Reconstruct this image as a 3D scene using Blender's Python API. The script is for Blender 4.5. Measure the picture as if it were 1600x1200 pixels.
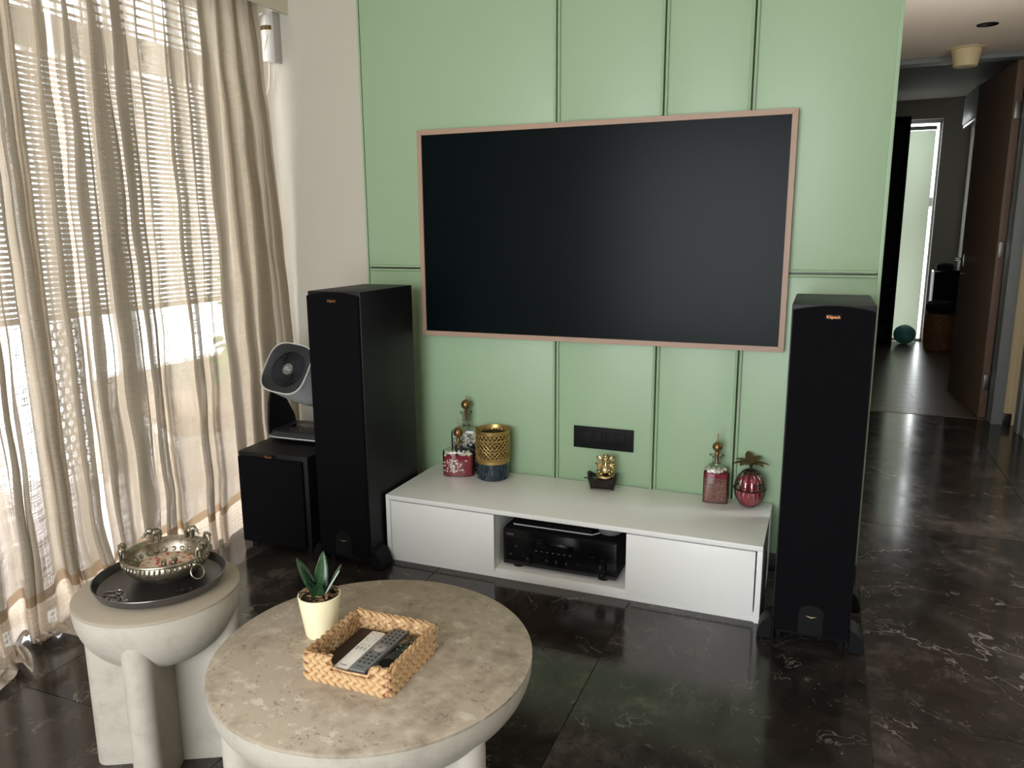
import bpy, bmesh, math, random
from mathutils import Vector, Matrix, Euler, noise
random.seed(7)
PI = math.pi
sc = bpy.context.scene
for o in list(bpy.data.objects): bpy.data.objects.remove(o)
COL = sc.collection

# ------------------------------------------------------------------ camera
F, YAW, PITCH, ROLL, CAM = 1206.83, .3854, .1982, -.0071, Vector((1.4278, -2.9299, 1.2876))
cy, sy, cp, sp, cr, sr = math.cos(YAW), math.sin(YAW), math.cos(PITCH), math.sin(PITCH), math.cos(ROLL), math.sin(ROLL)
fw = Vector((-sy*cp, cy*cp, -sp)); rt = Vector((cy, sy, 0)); up = rt.cross(fw)
r2 = cr*rt + sr*up; u2 = -sr*rt + cr*up
cam = bpy.data.cameras.new('camera'); camo = bpy.data.objects.new('camera', cam); COL.objects.link(camo)
cam.sensor_fit = 'HORIZONTAL'; cam.sensor_width = 36; cam.lens = F/1600*36; cam.clip_start = .05
m = Matrix((r2, u2, -fw)).transposed().to_4x4(); m.translation = CAM; camo.matrix_world = m
sc.camera = camo

# ------------------------------------------------------------------ world and light
W = bpy.data.worlds.new('world'); sc.world = W; W.use_nodes = True
bg = W.node_tree.nodes['Background']; bg.inputs[0].default_value = (.93, .97, 1, 1); bg.inputs[1].default_value = 4.2
def portal(name, loc, rot, sx, sy_):
    l = bpy.data.lights.new(name, 'AREA'); l.shape = 'RECTANGLE'; l.size = sx; l.size_y = sy_
    l.cycles.is_portal = True
    o = bpy.data.objects.new(name, l); COL.objects.link(o); o.location = loc; o.rotation_euler = rot
portal('window_portal', (-1.14, -1.12, 1.12), (0, -PI/2, 0), 2.25, 2.15)       # balcony opening
portal('rear_window_portal', (.6, -4.51, 1.2), (PI/2, 0, 0), 1.9, 1.95)      # window behind the camera
portal('far_window_portal', (2.12, 6.98, 1.2), (-PI/2, 0, 0), .9, 2.5)        # bedroom window
portal('added_side_portal', (2.76, .5, 1.5), (0, PI/2, 0), 1.2, .8)        # unseen window added in the right wall to brighten the passage
vs = sc.view_settings; vs.view_transform = 'Standard'; vs.look = 'None'; vs.gamma = 1; vs.use_curve_mapping = False
vs.exposure = 1.5

# ------------------------------------------------------------------ materials
def lin(c):
    return tuple((x/255/12.92 if x/255 <= .04045 else ((x/255+.055)/1.055)**2.4) for x in c) + (1,)
class N:
    def __init__(s, name):
        s.m = bpy.data.materials.new(name); s.m.use_nodes = True; s.t = s.m.node_tree
        s.p = s.t.nodes['Principled BSDF']; s.out = s.t.nodes['Material Output']
    def n(s, typ, ins=None, **kw):
        q = s.t.nodes.new('ShaderNode'+typ)
        for k, v in kw.items(): setattr(q, k, v)
        for k, v in (ins or {}).items(): s.set(q.inputs[k], v)
        return q
    def set(s, inp, v):
        if isinstance(v, bpy.types.NodeSocket): s.t.links.new(v, inp)
        else: inp.default_value = v
    def P(s, **kw):
        for k, v in kw.items(): s.set(s.p.inputs[k.replace('_', ' ')], v)
    def math(s, op, a, b=0, c=None):
        q = s.n('Math', operation=op); s.set(q.inputs[0], a); s.set(q.inputs[1], b)
        if c is not None: s.set(q.inputs[2], c)
        return q.outputs[0]
    def coord(s, kind='Object', scale=(1, 1, 1)):
        if kind == 'Position': c = s.n('NewGeometry').outputs['Position']
        else: c = s.n('TexCoord').outputs[kind]
        mp = s.n('Mapping', {'Vector': c}); mp.inputs['Scale'].default_value = scale
        return mp.outputs[0]
    def noise(s, co, scale, detail=4, rough=.55, dist=0):
        return s.n('TexNoise', {'Vector': co, 'Scale': scale, 'Detail': detail, 'Roughness': rough, 'Distortion': dist}).outputs[0]
    def ramp(s, fac, stops, interp='LINEAR'):
        q = s.n('ValToRGB', {'Fac': fac}); e = q.color_ramp; e.interpolation = interp
        while len(e.elements) < len(stops): e.elements.new(1)
        for el, (p, c) in zip(e.elements, stops):
            el.position = p; el.color = c if len(c) == 4 else tuple(c)+(1,)
        return q.outputs[0]
    def mix(s, fac, a, b):
        q = s.n('Mix', data_type='RGBA'); s.set(q.inputs[0], fac); s.set(q.inputs[6], a); s.set(q.inputs[7], b); return q.outputs[2]
    def bump(s, h, strength=.3, dist=.002):
        s.P(Normal=s.n('Bump', {'Height': h, 'Strength': strength, 'Distance': dist}).outputs[0])
def g(v): return (v, v, v, 1)
def mat(name, c, rough=.5, metal=0, var=.06, vs_=30, bump=0, bs=200, spec=.5, coat=0):
    """plain procedural material: base colour with a little noise variation and fine relief"""
    k = N(name); co = k.coord()
    c = lin(c) if max(c) > 1 else tuple(c)+(1,)
    nz = k.noise(co, vs_)
    k.P(Base_Color=k.mix(nz, tuple(x*(1-var) for x in c[:3])+(1,), tuple(min(1, x*(1+var)) for x in c[:3])+(1,)), Roughness=rough, Metallic=metal)
    k.p.inputs['Specular IOR Level'].default_value = spec; k.p.inputs['Coat Weight'].default_value = coat
    if bump: k.bump(k.noise(co, bs, 2), bump, .001)
    return k.m
M = {}
M['white_wall'] = mat('white_wall', (190, 184, 170), .8, bump=.05, bs=90, var=.02)
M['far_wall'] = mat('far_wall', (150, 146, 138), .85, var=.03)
M['beige_wall'] = mat('beige_wall', (196, 176, 140), .8, var=.03)
M['ceiling'] = mat('ceiling_paint', (226, 210, 194), .85, var=.02)
M['green'] = mat('sage_green_paint', (150, 175, 141), .42, var=.02, vs_=3, bump=.03, bs=60)
M['white_lam'] = mat('white_laminate', (238, 238, 234), .32, var=.012, bump=.02)
M['black_vinyl'] = mat('black_vinyl', (15, 15, 17), .5, var=.1, bump=.15, bs=350, spec=.3)
M['grille'] = mat('black_grille_cloth', (7, 7, 10), .9, var=.2, vs_=400, bump=.3, bs=900, spec=.12)
M['black_gloss'] = mat('black_gloss', (8, 9, 11), .16, var=.05)
M['black_matt'] = mat('black_matt', (8, 9, 11), .6, var=.06, spec=.2)
M['dark_grey'] = mat('dark_grey_plastic', (36, 39, 42), .4, var=.05)
M['silver_plastic'] = mat('silver_plastic', (205, 206, 205), .42, 0, var=.03)
M['pale_edge'] = mat('pale_edge', (205, 203, 198), .35, .2, var=.02)
M['copper_letter'] = mat('copper_letter', (206, 132, 72), .35, .5, var=.03)
M['pale_letter'] = mat('pale_letter', (170, 172, 175), .4, .4, var=.03)
M['gold_letter'] = mat('gold_letter', (196, 180, 140), .3, .8, var=.03)
M['bezel'] = mat('taupe_bezel', (164, 134, 114), .5, var=.05, vs_=14)
M['brass'] = mat('aged_brass', (140, 110, 72), .3, .85, var=.12, vs_=60)
M['gold'] = mat('bright_gold', (214, 192, 146), .25, 1, var=.06)
M['gold_lattice'] = mat('gold_lattice', (178, 150, 92), .36, .75, var=.1)
M['bronze_leaf'] = mat('bronze_leaf', (96, 80, 50), .42, .7, var=.15)
M['dark_wire'] = mat('dark_wire', (40, 32, 24), .45, .6, var=.1)
M['pewter'] = mat('tray_metal', (104, 101, 100), .3, .85, var=.1, vs_=18, bump=.1, bs=40)
M['chrome'] = mat('steel', (170, 168, 164), .25, 1, var=.04)
M['grey_frame'] = mat('grey_door_frame', (122, 124, 124), .5, var=.08, vs_=12)
M['skirting'] = mat('dark_skirting', (34, 30, 28), .3, var=.1)
M['grout'] = mat('grey_grout', (150, 142, 134), .8, var=.05)
M['vane'] = mat('charcoal_vane', (58, 61, 64), .4, var=.04)
M['pot'] = mat('cream_pot', (232, 222, 186), .4, var=.02)
M['teal'] = mat('teal_rubber', (104, 186, 178), .5, var=.05)
M['cream'] = mat('cream_fitting', (214, 196, 152), .6, var=.03)
M['leather'] = mat('dark_brown_leather', (44, 28, 24), .5, var=.15, bump=.2, bs=150)
M['remote_white'] = mat('white_plastic', (226, 220, 212), .4, var=.02)
M['remote_grey'] = mat('grey_plastic', (108, 110, 108), .42, var=.04)
M['button_dark'] = mat('dark_button', (44, 44, 46), .5, var=.05)
M['button_pale'] = mat('pale_button', (176, 172, 164), .5, var=.05)
M['button_tan'] = mat('greige_button', (150, 142, 130), .5, var=.05)
M['pebble_white'] = mat('white_pebble', (214, 206, 194), .45, var=.1, vs_=90)
M['pebble_blue'] = mat('blue_pebble', (34, 50, 62), .35, var=.2, vs_=90)
M['sand_red'] = mat('crimson_sand', (126, 24, 40), .75, var=.25, vs_=300, bump=.3, bs=400)
M['red_glass'] = mat('pink_red_filling', (160, 32, 56), .25, var=.15, vs_=30)
M['dark_wood'] = mat('dark_carved_wood', (28, 15, 12), .3, var=.3, vs_=40, bump=.2, bs=60)
M['ac_white'] = mat('white_appliance', (196, 196, 192), .4, var=.02)
M['balcony_tile'] = mat('balcony_tile', (214, 200, 196), .6, var=.04)
M['balcony_white'] = mat('balcony_white_paint', (215, 210, 202), .7, var=.03)
M['blind_wood'] = mat('chick_blind_slat', (170, 160, 146), .7, var=.1)
M['sofa'] = mat('balcony_beige_cushion', (170, 150, 130), .9, var=.06)
M['pelmet'] = mat('cream_pelmet', (214, 206, 186), .55, var=.03)
M['fleece'] = mat('dark_cloth', (16, 15, 16), .95, var=.2)
M['soil_dark'] = mat('potting_soil', (50, 34, 24), .95, var=.5, vs_=120, bump=.8, bs=200)
M['bark_a'] = mat('bark_chip_tan', (140, 104, 68), .85, var=.25, vs_=120)
M['bark_b'] = mat('bark_chip_brown', (74, 48, 30), .9, var=.25, vs_=120)

def m_concrete(name, top):
    k = N(name); co = k.coord()
    a = k.noise(co, 5, 6, .6); b = k.noise(co, 26, 5, .65); pits = k.noise(co, 130, 3, .6)
    c0, c1, c2 = ((132, 120, 103), (168, 155, 137), (204, 194, 178)) if top else ((160, 153, 140), (174, 167, 154), (186, 180, 168))
    base = k.ramp(k.math('MULTIPLY_ADD', b, .45, k.math('MULTIPLY', a, .55)), [(.36, lin(c0)), (.5, lin(c1)), (.64, lin(c1)), (.7, lin(c2))])
    patch = k.ramp(b, [(.55, g(0)), (.62, g(1))]); pm = k.math('MULTIPLY', patch, k.ramp(a, [(.42, g(0)), (.54, g(1))]))
    base = k.mix(k.math('MULTIPLY', pm, .55 if top else .1), base, lin((205, 196, 182)))
    pit = k.math('MULTIPLY', k.ramp(pits, [(.36, g(1)), (.41, g(0))]), k.ramp(k.noise(co, 16, 3), [(.48, g(0)), (.58, g(1))]))
    base = k.mix(k.math('MULTIPLY', pit, .7 if top else .0), base, lin((104, 92, 78)))
    k.P(Base_Color=base, Roughness=.5 if top else .6); k.p.inputs['Specular IOR Level'].default_value = .4
    h = k.math('SUBTRACT', k.math('ADD', k.math('MULTIPLY', b, .5), k.math('MULTIPLY', pm, .3)), k.math('MULTIPLY', pit, .8 if top else 0))
    k.bump(h, .35 if top else .2, .004); return k.m
M['conc_top'] = m_concrete('travertine_concrete_top', True); M['conc'] = m_concrete('smooth_concrete', False)
M['conc_plain'] = mat('plain_concrete_top', (160, 149, 132), .6, var=.08, vs_=9, bump=.1, bs=120, spec=.35)

def m_marble():
    k = N('dark_grey_brown_marble'); pos = k.n('NewGeometry').outputs['Position']
    rnd = k.n('ObjectInfo').outputs['Random']
    off = k.n('CombineXYZ', {0: k.math('MULTIPLY', rnd, 37), 1: k.math('MULTIPLY', rnd, 91), 2: k.math('MULTIPLY', rnd, 13)}).outputs[0]
    v = k.n('VectorMath', {0: pos, 1: off}, operation='ADD').outputs[0]
    cl = k.noise(v, 1.5, 8, .62, .9); fine = k.noise(v, 9, 8, .7, .6)
    mixv = k.math('MULTIPLY_ADD', fine, .45, k.math('MULTIPLY', cl, .55))
    base = k.ramp(mixv, [(.38, lin((26, 23, 21))), (.47, lin((40, 36, 33))), (.54, lin((54, 49, 45))), (.63, lin((84, 77, 71)))])
    hue = k.noise(v, 2.3, 3); base = k.mix(k.ramp(hue, [(.45, g(0)), (.7, g(.4))]), base, lin((58, 46, 38)))
    def vein(scale, w, lo, hi, ms):
        nz = k.noise(v, scale, 6, .6, 1.1); d = k.math('ABSOLUTE', k.math('SUBTRACT', nz, .5))
        line = k.ramp(d, [(0, g(1)), (w, g(0))]); msk = k.ramp(k.noise(v, ms, 3), [(lo, g(0)), (hi, g(1))])
        return k.math('MULTIPLY', line, msk)
    ve = k.math('ADD', k.math('MULTIPLY', vein(.9, .0035, .54, .62, 2.2), .75), k.math('MULTIPLY', vein(4.5, .006, .52, .62, 7), .5))
    spk = k.math('MULTIPLY', k.ramp(k.noise(v, 70, 3, .6), [(.68, g(0)), (.74, g(1))]), .35)
    ve = k.math('ADD', ve, spk)
    base = k.mix(ve, base, lin((150, 143, 136)))
    k.P(Base_Color=base, Roughness=k.ramp(fine, [(.3, g(.1)), (.7, g(.2))])); k.p.inputs['Specular IOR Level'].default_value = .5
    k.bump(fine, .02, .002); return k.m
M['marble'] = m_marble()
def m_plank():
    k = N('laminate_plank'); co = k.coord('Position', (1.2, 22, 1)); rnd = k.n('ObjectInfo').outputs['Random']
    nz = k.noise(co, 2.5, 6, .6, .4)
    base = k.mix(nz, lin((92, 82, 72)), lin((132, 120, 106)))
    base = k.mix(k.math('MULTIPLY', rnd, .35), base, lin((88, 76, 66)))
    k.P(Base_Color=base, Roughness=.28); return k.m
M['plank'] = m_plank()
def m_wood(name, c0, c1, rough=.5):
    k = N(name); co = k.coord('Object', (14, 14, .9)); nz = k.noise(co, 3, 6, .6, .6)
    k.P(Base_Color=k.mix(nz, lin(c0), lin(c1)), Roughness=rough); k.bump(nz, .08, .002); return k.m
M['door_wood'] = m_wood('brown_door_veneer', (96, 76, 62), (124, 100, 84))
def m_glass(name, tint=(1, 1, 1), fac=.1):
    k = N(name); k.t.nodes.remove(k.p)
    tr = k.n('BsdfTransparent', {'Color': tuple(tint)+(1,)}); gl = k.n('BsdfGlossy', {'Color': (1, 1, 1, 1), 'Roughness': .04})
    fr = k.n('Fresnel', {'IOR': 1.22}); f = k.math('ADD', fr.outputs[0], fac)
    mx = k.n('MixShader', {0: f, 1: tr.outputs[0], 2: gl.outputs[0]}); k.t.links.new(mx.outputs[0], k.out.inputs[0]); return k.m
M['glass'] = m_glass('clear_glass', (.95, .97, .95), .03); M['glass_thick'] = m_glass('thick_ribbed_glass', (.86, .86, .84), .1); M['glass_dim'] = m_glass('smoky_glass', (.9, .92, .9), .03)
def m_fabric(name, col, tr_lo, tr_hi, trans=.55, kind='weave'):
    """linen voile: open weave lets light straight through, threads scatter it"""
    k = N(name); k.t.nodes.remove(k.p)
    uv = k.n('TexCoord').outputs['UV']
    def st(a, b):
        mp = k.n('Mapping', {'Vector': uv}); mp.inputs['Scale'].default_value = (a, b, 1); return mp.outputs[0]
    weft = k.noise(st(10, 330), 1, 3, .6); warp = k.noise(st(300, 6), 1, 3, .6); slub = k.noise(st(4, 70), 1, 4, .7)
    c = lin(col)
    if kind == 'weave':
        th = k.math('ADD', k.math('MULTIPLY', weft, .55), k.math('MULTIPLY', warp, .45))
        gap = k.ramp(th, [(.42, g(tr_lo)), (.56, g(tr_hi))])
        gap = k.math('MULTIPLY', gap, k.ramp(slub, [(.3, g(.55)), (.65, g(1.15))]))
        band = k.ramp(k.noise(st(11, .12), 1, 2, .5), [(.42, g(.12)), (.56, g(1.25))])
        gap = k.math('MULTIPLY', gap, band)
        shade = k.mix(slub, tuple(x*.86 for x in c[:3])+(1,), c)
    else:
        vo = k.n('TexVoronoi', {'Vector': st(55, 55), 'Scale': 1., 'Randomness': .25}).outputs['Distance']
        ring = k.math('ABSOLUTE', k.math('SUBTRACT', vo, .3))
        gap = k.ramp(ring, [(.06, g(tr_lo)), (.14, g(tr_hi))]); shade = c
    df = k.n('BsdfDiffuse', {'Color': shade}); tl = k.n('BsdfTranslucent', {'Color': shade})
    bmp = k.n('Bump', {'Height': k.math('ADD', weft, warp), 'Strength': .25, 'Distance': .001})
    k.t.links.new(bmp.outputs[0], df.inputs['Normal'])
    a = k.n('MixShader', {0: trans, 1: df.outputs[0], 2: tl.outputs[0]})
    tp = k.n('BsdfTransparent'); b = k.n('MixShader', {0: gap, 1: a.outputs[0], 2: tp.outputs[0]})
    k.t.links.new(b.outputs[0], k.out.inputs[0]); return k.m
M['voile'] = m_fabric('linen_voile', (186, 174, 156), .0, .27, .37)
M['hem_band'] = m_fabric('hem_ribbon', (170, 146, 118), 0, .05, .4)
M['lace'] = m_fabric('lace_trim', (214, 200, 182), .0, .22, .45, 'lace')
M['roller'] = m_fabric('roller_blind', (196, 202, 190), 0, .0, .5)
def m_stripe_noise(name, stops, scale, rough, metal=0, bump=.4):
    k = N(name); co = k.coord('Object', scale); nz = k.noise(co, 1, 5, .65, .3)
    k.P(Base_Color=k.ramp(nz, [(p, lin(c)) for p, c in stops]), Roughness=rough, Metallic=metal); k.bump(nz, bump, .003); return k.m
M['blue_mosaic'] = m_stripe_noise('blue_mosaic_glass', [(.38, (14, 24, 34)), (.54, (28, 46, 58)), (.68, (84, 104, 110))], (160, 160, 40), .25)
M['seagrass'] = m_stripe_noise('dry_seagrass', [(.3, (128, 92, 58)), (.5, (186, 150, 106)), (.7, (216, 186, 144))], (60, 60, 60), .7)
M['rattan'] = m_stripe_noise('brown_wicker', [(.3, (92, 58, 38)), (.6, (156, 104, 70))], (40, 40, 40), .6)
M['silver'] = m_stripe_noise('beaten_silver', [(.3, (120, 112, 96)), (.55, (166, 158, 140)), (.7, (190, 182, 164))], (60, 60, 60), .34, .95, .4)
M['grain'] = m_stripe_noise('reddish_brown_seeds', [(.36, (62, 22, 24)), (.5, (112, 66, 58)), (.64, (172, 132, 112))], (260, 260, 260), .7)
def m_leaf():
    k = N('dark_green_leaf'); co = k.coord(); nz = k.noise(co, 60, 4); sp_ = k.noise(co, 420, 2)
    base = k.mix(nz, lin((16, 38, 22)), lin((40, 74, 42))); base = k.mix(k.ramp(sp_, [(.62, g(0)), (.68, g(.6))]), base, lin((120, 150, 110)))
    k.P(Base_Color=base, Roughness=.3); return k.m
M['leaf'] = m_leaf(); M['leaf_pale'] = mat('pale_leaf_tip', (160, 172, 160), .35, var=.2)
M['balcony_leaf'] = mat('balcony_leaf', (120, 170, 70), .5, var=.3)
def m_disc():
    k = N('printed_floral_disc'); co = k.coord('Object', (1, 1, 1))
    vo = k.n('TexVoronoi', {'Vector': co, 'Scale': 62., 'Randomness': .8}); d = vo.outputs['Distance']; c = vo.outputs['Color']
    wob = k.noise(co, 160, 2); dd = k.math('ADD', d, k.math('MULTIPLY', k.math('SUBTRACT', wob, .5), .9))
    hue = k.n('SeparateColor', {0: c}).outputs[0]
    fl = k.ramp(hue, [(0, lin((176, 52, 52))), (.5, lin((206, 92, 72))), (.75, lin((96, 110, 96))), (.9, lin((196, 140, 110)))], 'CONSTANT')
    k.P(Base_Color=k.mix(k.ramp(dd, [(.3, g(1)), (.36, g(0))]), lin((224, 202, 178)), fl), Roughness=.4); return k.m
M['disc'] = m_disc()
def m_screen():
    k = N('matt_tv_screen'); k.P(Base_Color=lin((5, 13, 15)), Roughness=.27); k.p.inputs['Specular IOR Level'].default_value = .075
    k.bump(k.noise(k.coord('Object'), 900, 2), .02, .0005); return k.m
M['screen'] = m_screen()

# ------------------------------------------------------------------ mesh helpers
class MB:
    """collects shapes; build() links them as one mesh object"""
    def __init__(s): s.v = []; s.f = []; s.uv = None
    def add(s, vs_, fs, T=None):
        o = len(s.v); s.v += [tuple(T @ Vector(v)) if T else tuple(v) for v in vs_]; s.f += [tuple(i+o for i in f) for f in fs]; return s
    def box(s, x0, x1, y0, y1, z0, z1, b=0, T=None):
        if b <= 0:
            return s.add([(x, y, z) for z in (z0, z1) for y in (y0, y1) for x in (x0, x1)],
                         [(0, 2, 3, 1), (4, 5, 7, 6), (0, 1, 5, 4), (2, 6, 7, 3), (0, 4, 6, 2), (1, 3, 7, 5)], T)
        bm = bmesh.new(); bmesh.ops.create_cube(bm, size=1)
        for v in bm.verts: v.co = ((x0+x1)/2+v.co.x*(x1-x0), (y0+y1)/2+v.co.y*(y1-y0), (z0+z1)/2+v.co.z*(z1-z0))
        bmesh.ops.bevel(bm, geom=bm.edges[:], offset=b, segments=2, affect='EDGES', profile=.6)
        bm.verts.index_update(); s.add([v.co.copy() for v in bm.verts], [[v.index for v in f.verts] for f in bm.faces], T); bm.free(); return s
    def rings(s, rings, closed=True, cap0=True, cap1=True, T=None):
        n = len(rings[0]); vs_ = [p for r in rings for p in r]; fs = []
        for i in range(len(rings)-1):
            for j in range(n if closed else n-1):
                a = i*n+j; b_ = i*n+(j+1) % n; fs.append((a, b_, b_+n, a+n))
        if cap0: fs.append(tuple(range(n-1, -1, -1)))
        if cap1: fs.append(tuple(range((len(rings)-1)*n, len(rings)*n)))
        return s.add(vs_, fs, T)
    def lathe(s, prof, seg=40, cx=0, cy_=0, T=None, cap0=True, cap1=True, sq=None, ph=0):
        R = []
        for r, z in prof:
            R.append([(cx+r*math.cos(ph+2*PI*j/seg), cy_+r*math.sin(ph+2*PI*j/seg), z) for j in range(seg)])
        return s.rings(R, True, cap0, cap1, T)
    def sup(s, prof, p=4., seg=48, cx=0, cy_=0, T=None, cap0=True, cap1=True):
        """loft of superellipse sections: (half x, half y, z)"""
        R = []
        for q in prof:
            a, b, z = q[:3]; e = 2/(q[3] if len(q) > 3 else p)
            R.append([(cx+a*math.copysign(abs(math.cos(t))**e, math.cos(t)), cy_+b*math.copysign(abs(math.sin(t))**e, math.sin(t)), z)
                      for t in (2*PI*j/seg for j in range(seg))])
        return s.rings(R, True, cap0, cap1, T)
    def tube(s, pts, r, seg=8, closed=False, T=None):
        pts = [Vector(p) for p in pts]; R = []; n = len(pts); rr = r if isinstance(r, (list, tuple)) else [r]*n
        prev = None
        for i in range(n):
            a = pts[(i-1) % n] if closed or i else pts[0]; b = pts[(i+1) % n] if closed or i < n-1 else pts[-1]
            t = (b-a).normalized()
            nrm = prev - t*prev.dot(t) if prev is not None else t.orthogonal()
            nrm.normalize(); prev = nrm; bn = t.cross(nrm)
            R.append([pts[i]+rr[i]*(math.cos(2*PI*j/seg)*nrm+math.sin(2*PI*j/seg)*bn) for j in range(seg)])
        if closed: R.append(R[0][:])
        return s.rings(R, True, not closed, not closed, T)
    def ell(s, c, r, seg=14, rg=8, rot=None, T=None):
        if not isinstance(r, (tuple, list)): r = (r, r, r)
        R = []; rm = Euler(rot).to_matrix() if rot else Matrix.Identity(3)
        for i in range(rg+1):
            th = PI*i/rg; q = max(math.sin(th), .001)
            R.append([Vector(c)+rm @ Vector((r[0]*q*math.cos(2*PI*j/seg), r[1]*q*math.sin(2*PI*j/seg), -r[2]*math.cos(th))) for j in range(seg)])
        return s.rings(R, True, True, True, T)
    def prism(s, poly, z0, z1, T=None):
        n = len(poly); return s.add([(x, y, z0) for x, y in poly]+[(x, y, z1) for x, y in poly],
            [tuple(range(n-1, -1, -1)), tuple(range(n, 2*n))]+[(i, (i+1) % n, n+(i+1) % n, n+i) for i in range(n)], T)
    def mesh(s, name, smooth=35):
        me = bpy.data.meshes.new(name); me.from_pydata([tuple(v) for v in s.v], [], s.f); me.update()
        bm = bmesh.new(); bm.from_mesh(me); bmesh.ops.recalc_face_normals(bm, faces=bm.faces); bm.to_mesh(me); bm.free()
        if smooth:
            me.polygons.foreach_set('use_smooth', [True]*len(me.polygons)); me.set_sharp_from_angle(angle=math.radians(smooth))
        return me
    def build(s, name, mt, parent=None, smooth=35, **kw):
        me = s.mesh(name, smooth); me.materials.append(M[mt] if isinstance(mt, str) else mt); return link(name, me, parent, **kw)
def link(name, me, parent=None, label=None, cat=None, group=None, kind=None, loc=None, rot=None):
    o = bpy.data.objects.new(name, me); COL.objects.link(o)
    if parent: o.parent = parent
    if loc: o.location = loc
    if rot: o.rotation_euler = rot
    if label: o['label'] = label
    if cat: o['category'] = cat
    if group: o['group'] = group
    if kind: o['kind'] = kind
    return o
def thing(name, label, cat, loc=(0, 0, 0), rz=0, group=None, kind=None):
    return link(name, None, None, label, cat, group, kind, loc, (0, 0, rz))
def struct(name, mb, mt, label=None, smooth=35):
    return mb.build(name, mt, None, smooth, kind='structure', label=label)
def text(name, s, size, mt, parent, T, extrude=.0004):
    cu = bpy.data.curves.new(name, 'FONT'); cu.body = s; cu.size = size; cu.extrude = extrude; cu.align_x = 'CENTER'; cu.align_y = 'CENTER'; cu.resolution_u = 3
    t = bpy.data.objects.new(name, cu); COL.objects.link(t); dg = bpy.context.evaluated_depsgraph_get()
    me = bpy.data.meshes.new_from_object(t.evaluated_get(dg)); bpy.data.objects.remove(t); me.transform(T); me.materials.clear(); me.materials.append(M[mt])
    return link(name, me, parent)
def FR(x, y, z):  # text frame: lies on a plane facing -y
    return Matrix.Translation((x, y, z)) @ Matrix.Rotation(PI/2, 4, 'X')

# ------------------------------------------------------------------ structure
FLOOR = struct('floor', MB().box(-1.12, 2.75, -5.1, 2.98, -.12, -.0105), 'grout')
tw, tl, jt = .75, 1.5, .0024
me_cache = {}
def tile(x0, x1, y0, y1):
    key = (round(x1-x0, 3), round(y1-y0, 3))
    if key not in me_cache:
        w, l = x1-x0-jt, y1-y0-jt; mm = MB().box(-w/2, w/2, -l/2, l/2, -.01, 0, .0005).mesh('floor_tile', 0); mm.materials.append(M['marble']); me_cache[key] = mm
    link('floor_tile', me_cache[key], FLOOR, loc=((x0+x1)/2, (y0+y1)/2, 0))
for i in range(-3, 3):
    x0 = max(.862+i*tw, -1.0); x1 = min(.862+(i+1)*tw, 2.7)
    if i == 2: continue
    if i == 1: x1 = 2.362
    y = -.84-3*tl + (tl/2 if i % 2 == 0 else 0)
    while y < 2.98:
        a, b = max(y, -5.0), min(y+tl, 2.975)
        if b-a > .05: tile(x0, x1, a, b)
        y += tl
y = -.84-3*tl+tl/2
while y < 2.98:
    a, b = max(y, -5.0), min(y+tl, 2.975)
    if b-a > .05: tile(2.362, 2.7, a, b)
    y += tl
# TV wall with its end return along the passage
struct('wall_front', MB().box(-1.12, -.437, 0, .15, 0, 2.7).box(-.437, 1.6, .012, .15, 0, 2.7).box(1.45, 1.6, .15, 2.98, 0, 2.7), 'white_wall', 'white wall that carries the green panelling')
WF = thing('wall_panelling', 'sage green wall panelling with slim double mouldings behind the television', 'panelling', (0, 0, 0)); WF['kind'] = 'structure'
gx = [-.428, .435, .8414, 1.1467, 1.6]; zh = 1.1265
for i in range(4):
    for z0, z1 in ((.0, zh), (zh, 2.7)):
        MB().box(gx[i]+.0024, gx[i+1]-.0024, -.004, .0115, z0+.0024, z1-.0024, .001).build('panel', 'green', WF)
def bead(ax, c, a, b):
    for s_ in (-1, 1):
        prof = [(-.0055, 0), (-.0055, -.006), (-.004, -.0105), (0, -.012), (.004, -.0105), (.0055, -.006), (.0055, 0)]
        q = c+s_*.0078
        if ax == 'z': R = [[(q+p, d-.0035, t) for p, d in prof] for t in (a, b)]
        else: R = [[(t, d-.0035, q+p) for p, d in prof] for t in (a, b)]
        MB().rings(R).build('moulding', 'green', WF)
for x in gx[1:4]:
    bead('z', x, 0, zh-.015); bead('z', x, zh+.015, 2.7)
bead('x', zh, -.414, 1.585)
MB().box(-.437, -.4285, -.006, .0, 0, 2.7, .001).build('edge_strip', 'green', WF)
MB().box(1.588, 1.6, -.009, -.004, 0, 2.7, .001).build('edge_strip', 'green', WF)
MB().box(-.43, 1.6, -.012, -.004, 0, .07, .001).build('skirting_board', 'skirting', WF)
MB().box(-.427, 1.598, .0116, .01195, 0, 2.7).build('groove_shade_sheet', 'dark_wood', WF)  # dark sheet added behind the panels, its colour stands in for groove shadow
struct('wall_left', MB().box(-1.12, -1.0, -.12, 0, 0, 2.7).box(-1.12, -1.0, -5.1, -.12, 2.24, 2.7).box(-1.12, -1.0, -5.1, -2.2, 0, 2.24), 'white_wall', 'white wall around the balcony opening')
struct('wall_back', MB().box(-1.12, -.35, -4.5, -4.4, 0, 2.7).box(1.55, 2.75, -4.5, -4.4, 0, 2.7).box(-.35, 1.55, -4.5, -4.4, 2.2, 2.7).box(-.35, 1.55, -4.5, -4.4, 0, .2), 'white_wall', 'rear wall with a wide window opening')
struct('wall_right', MB().box(2.66, 2.75, -5.1, -1.0, 0, 2.7).box(2.66, 2.75, .9, 2.86, 0, 2.7).box(2.66, 2.75, -1.0, .1, 0, 2.7).box(2.66, 2.75, .1, .9, 0, .9).box(2.66, 2.75, .1, .9, 2.1, 2.7), 'white_wall', 'right wall of the passage')  # opening near the passage is an added window, there to bring in light
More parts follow.
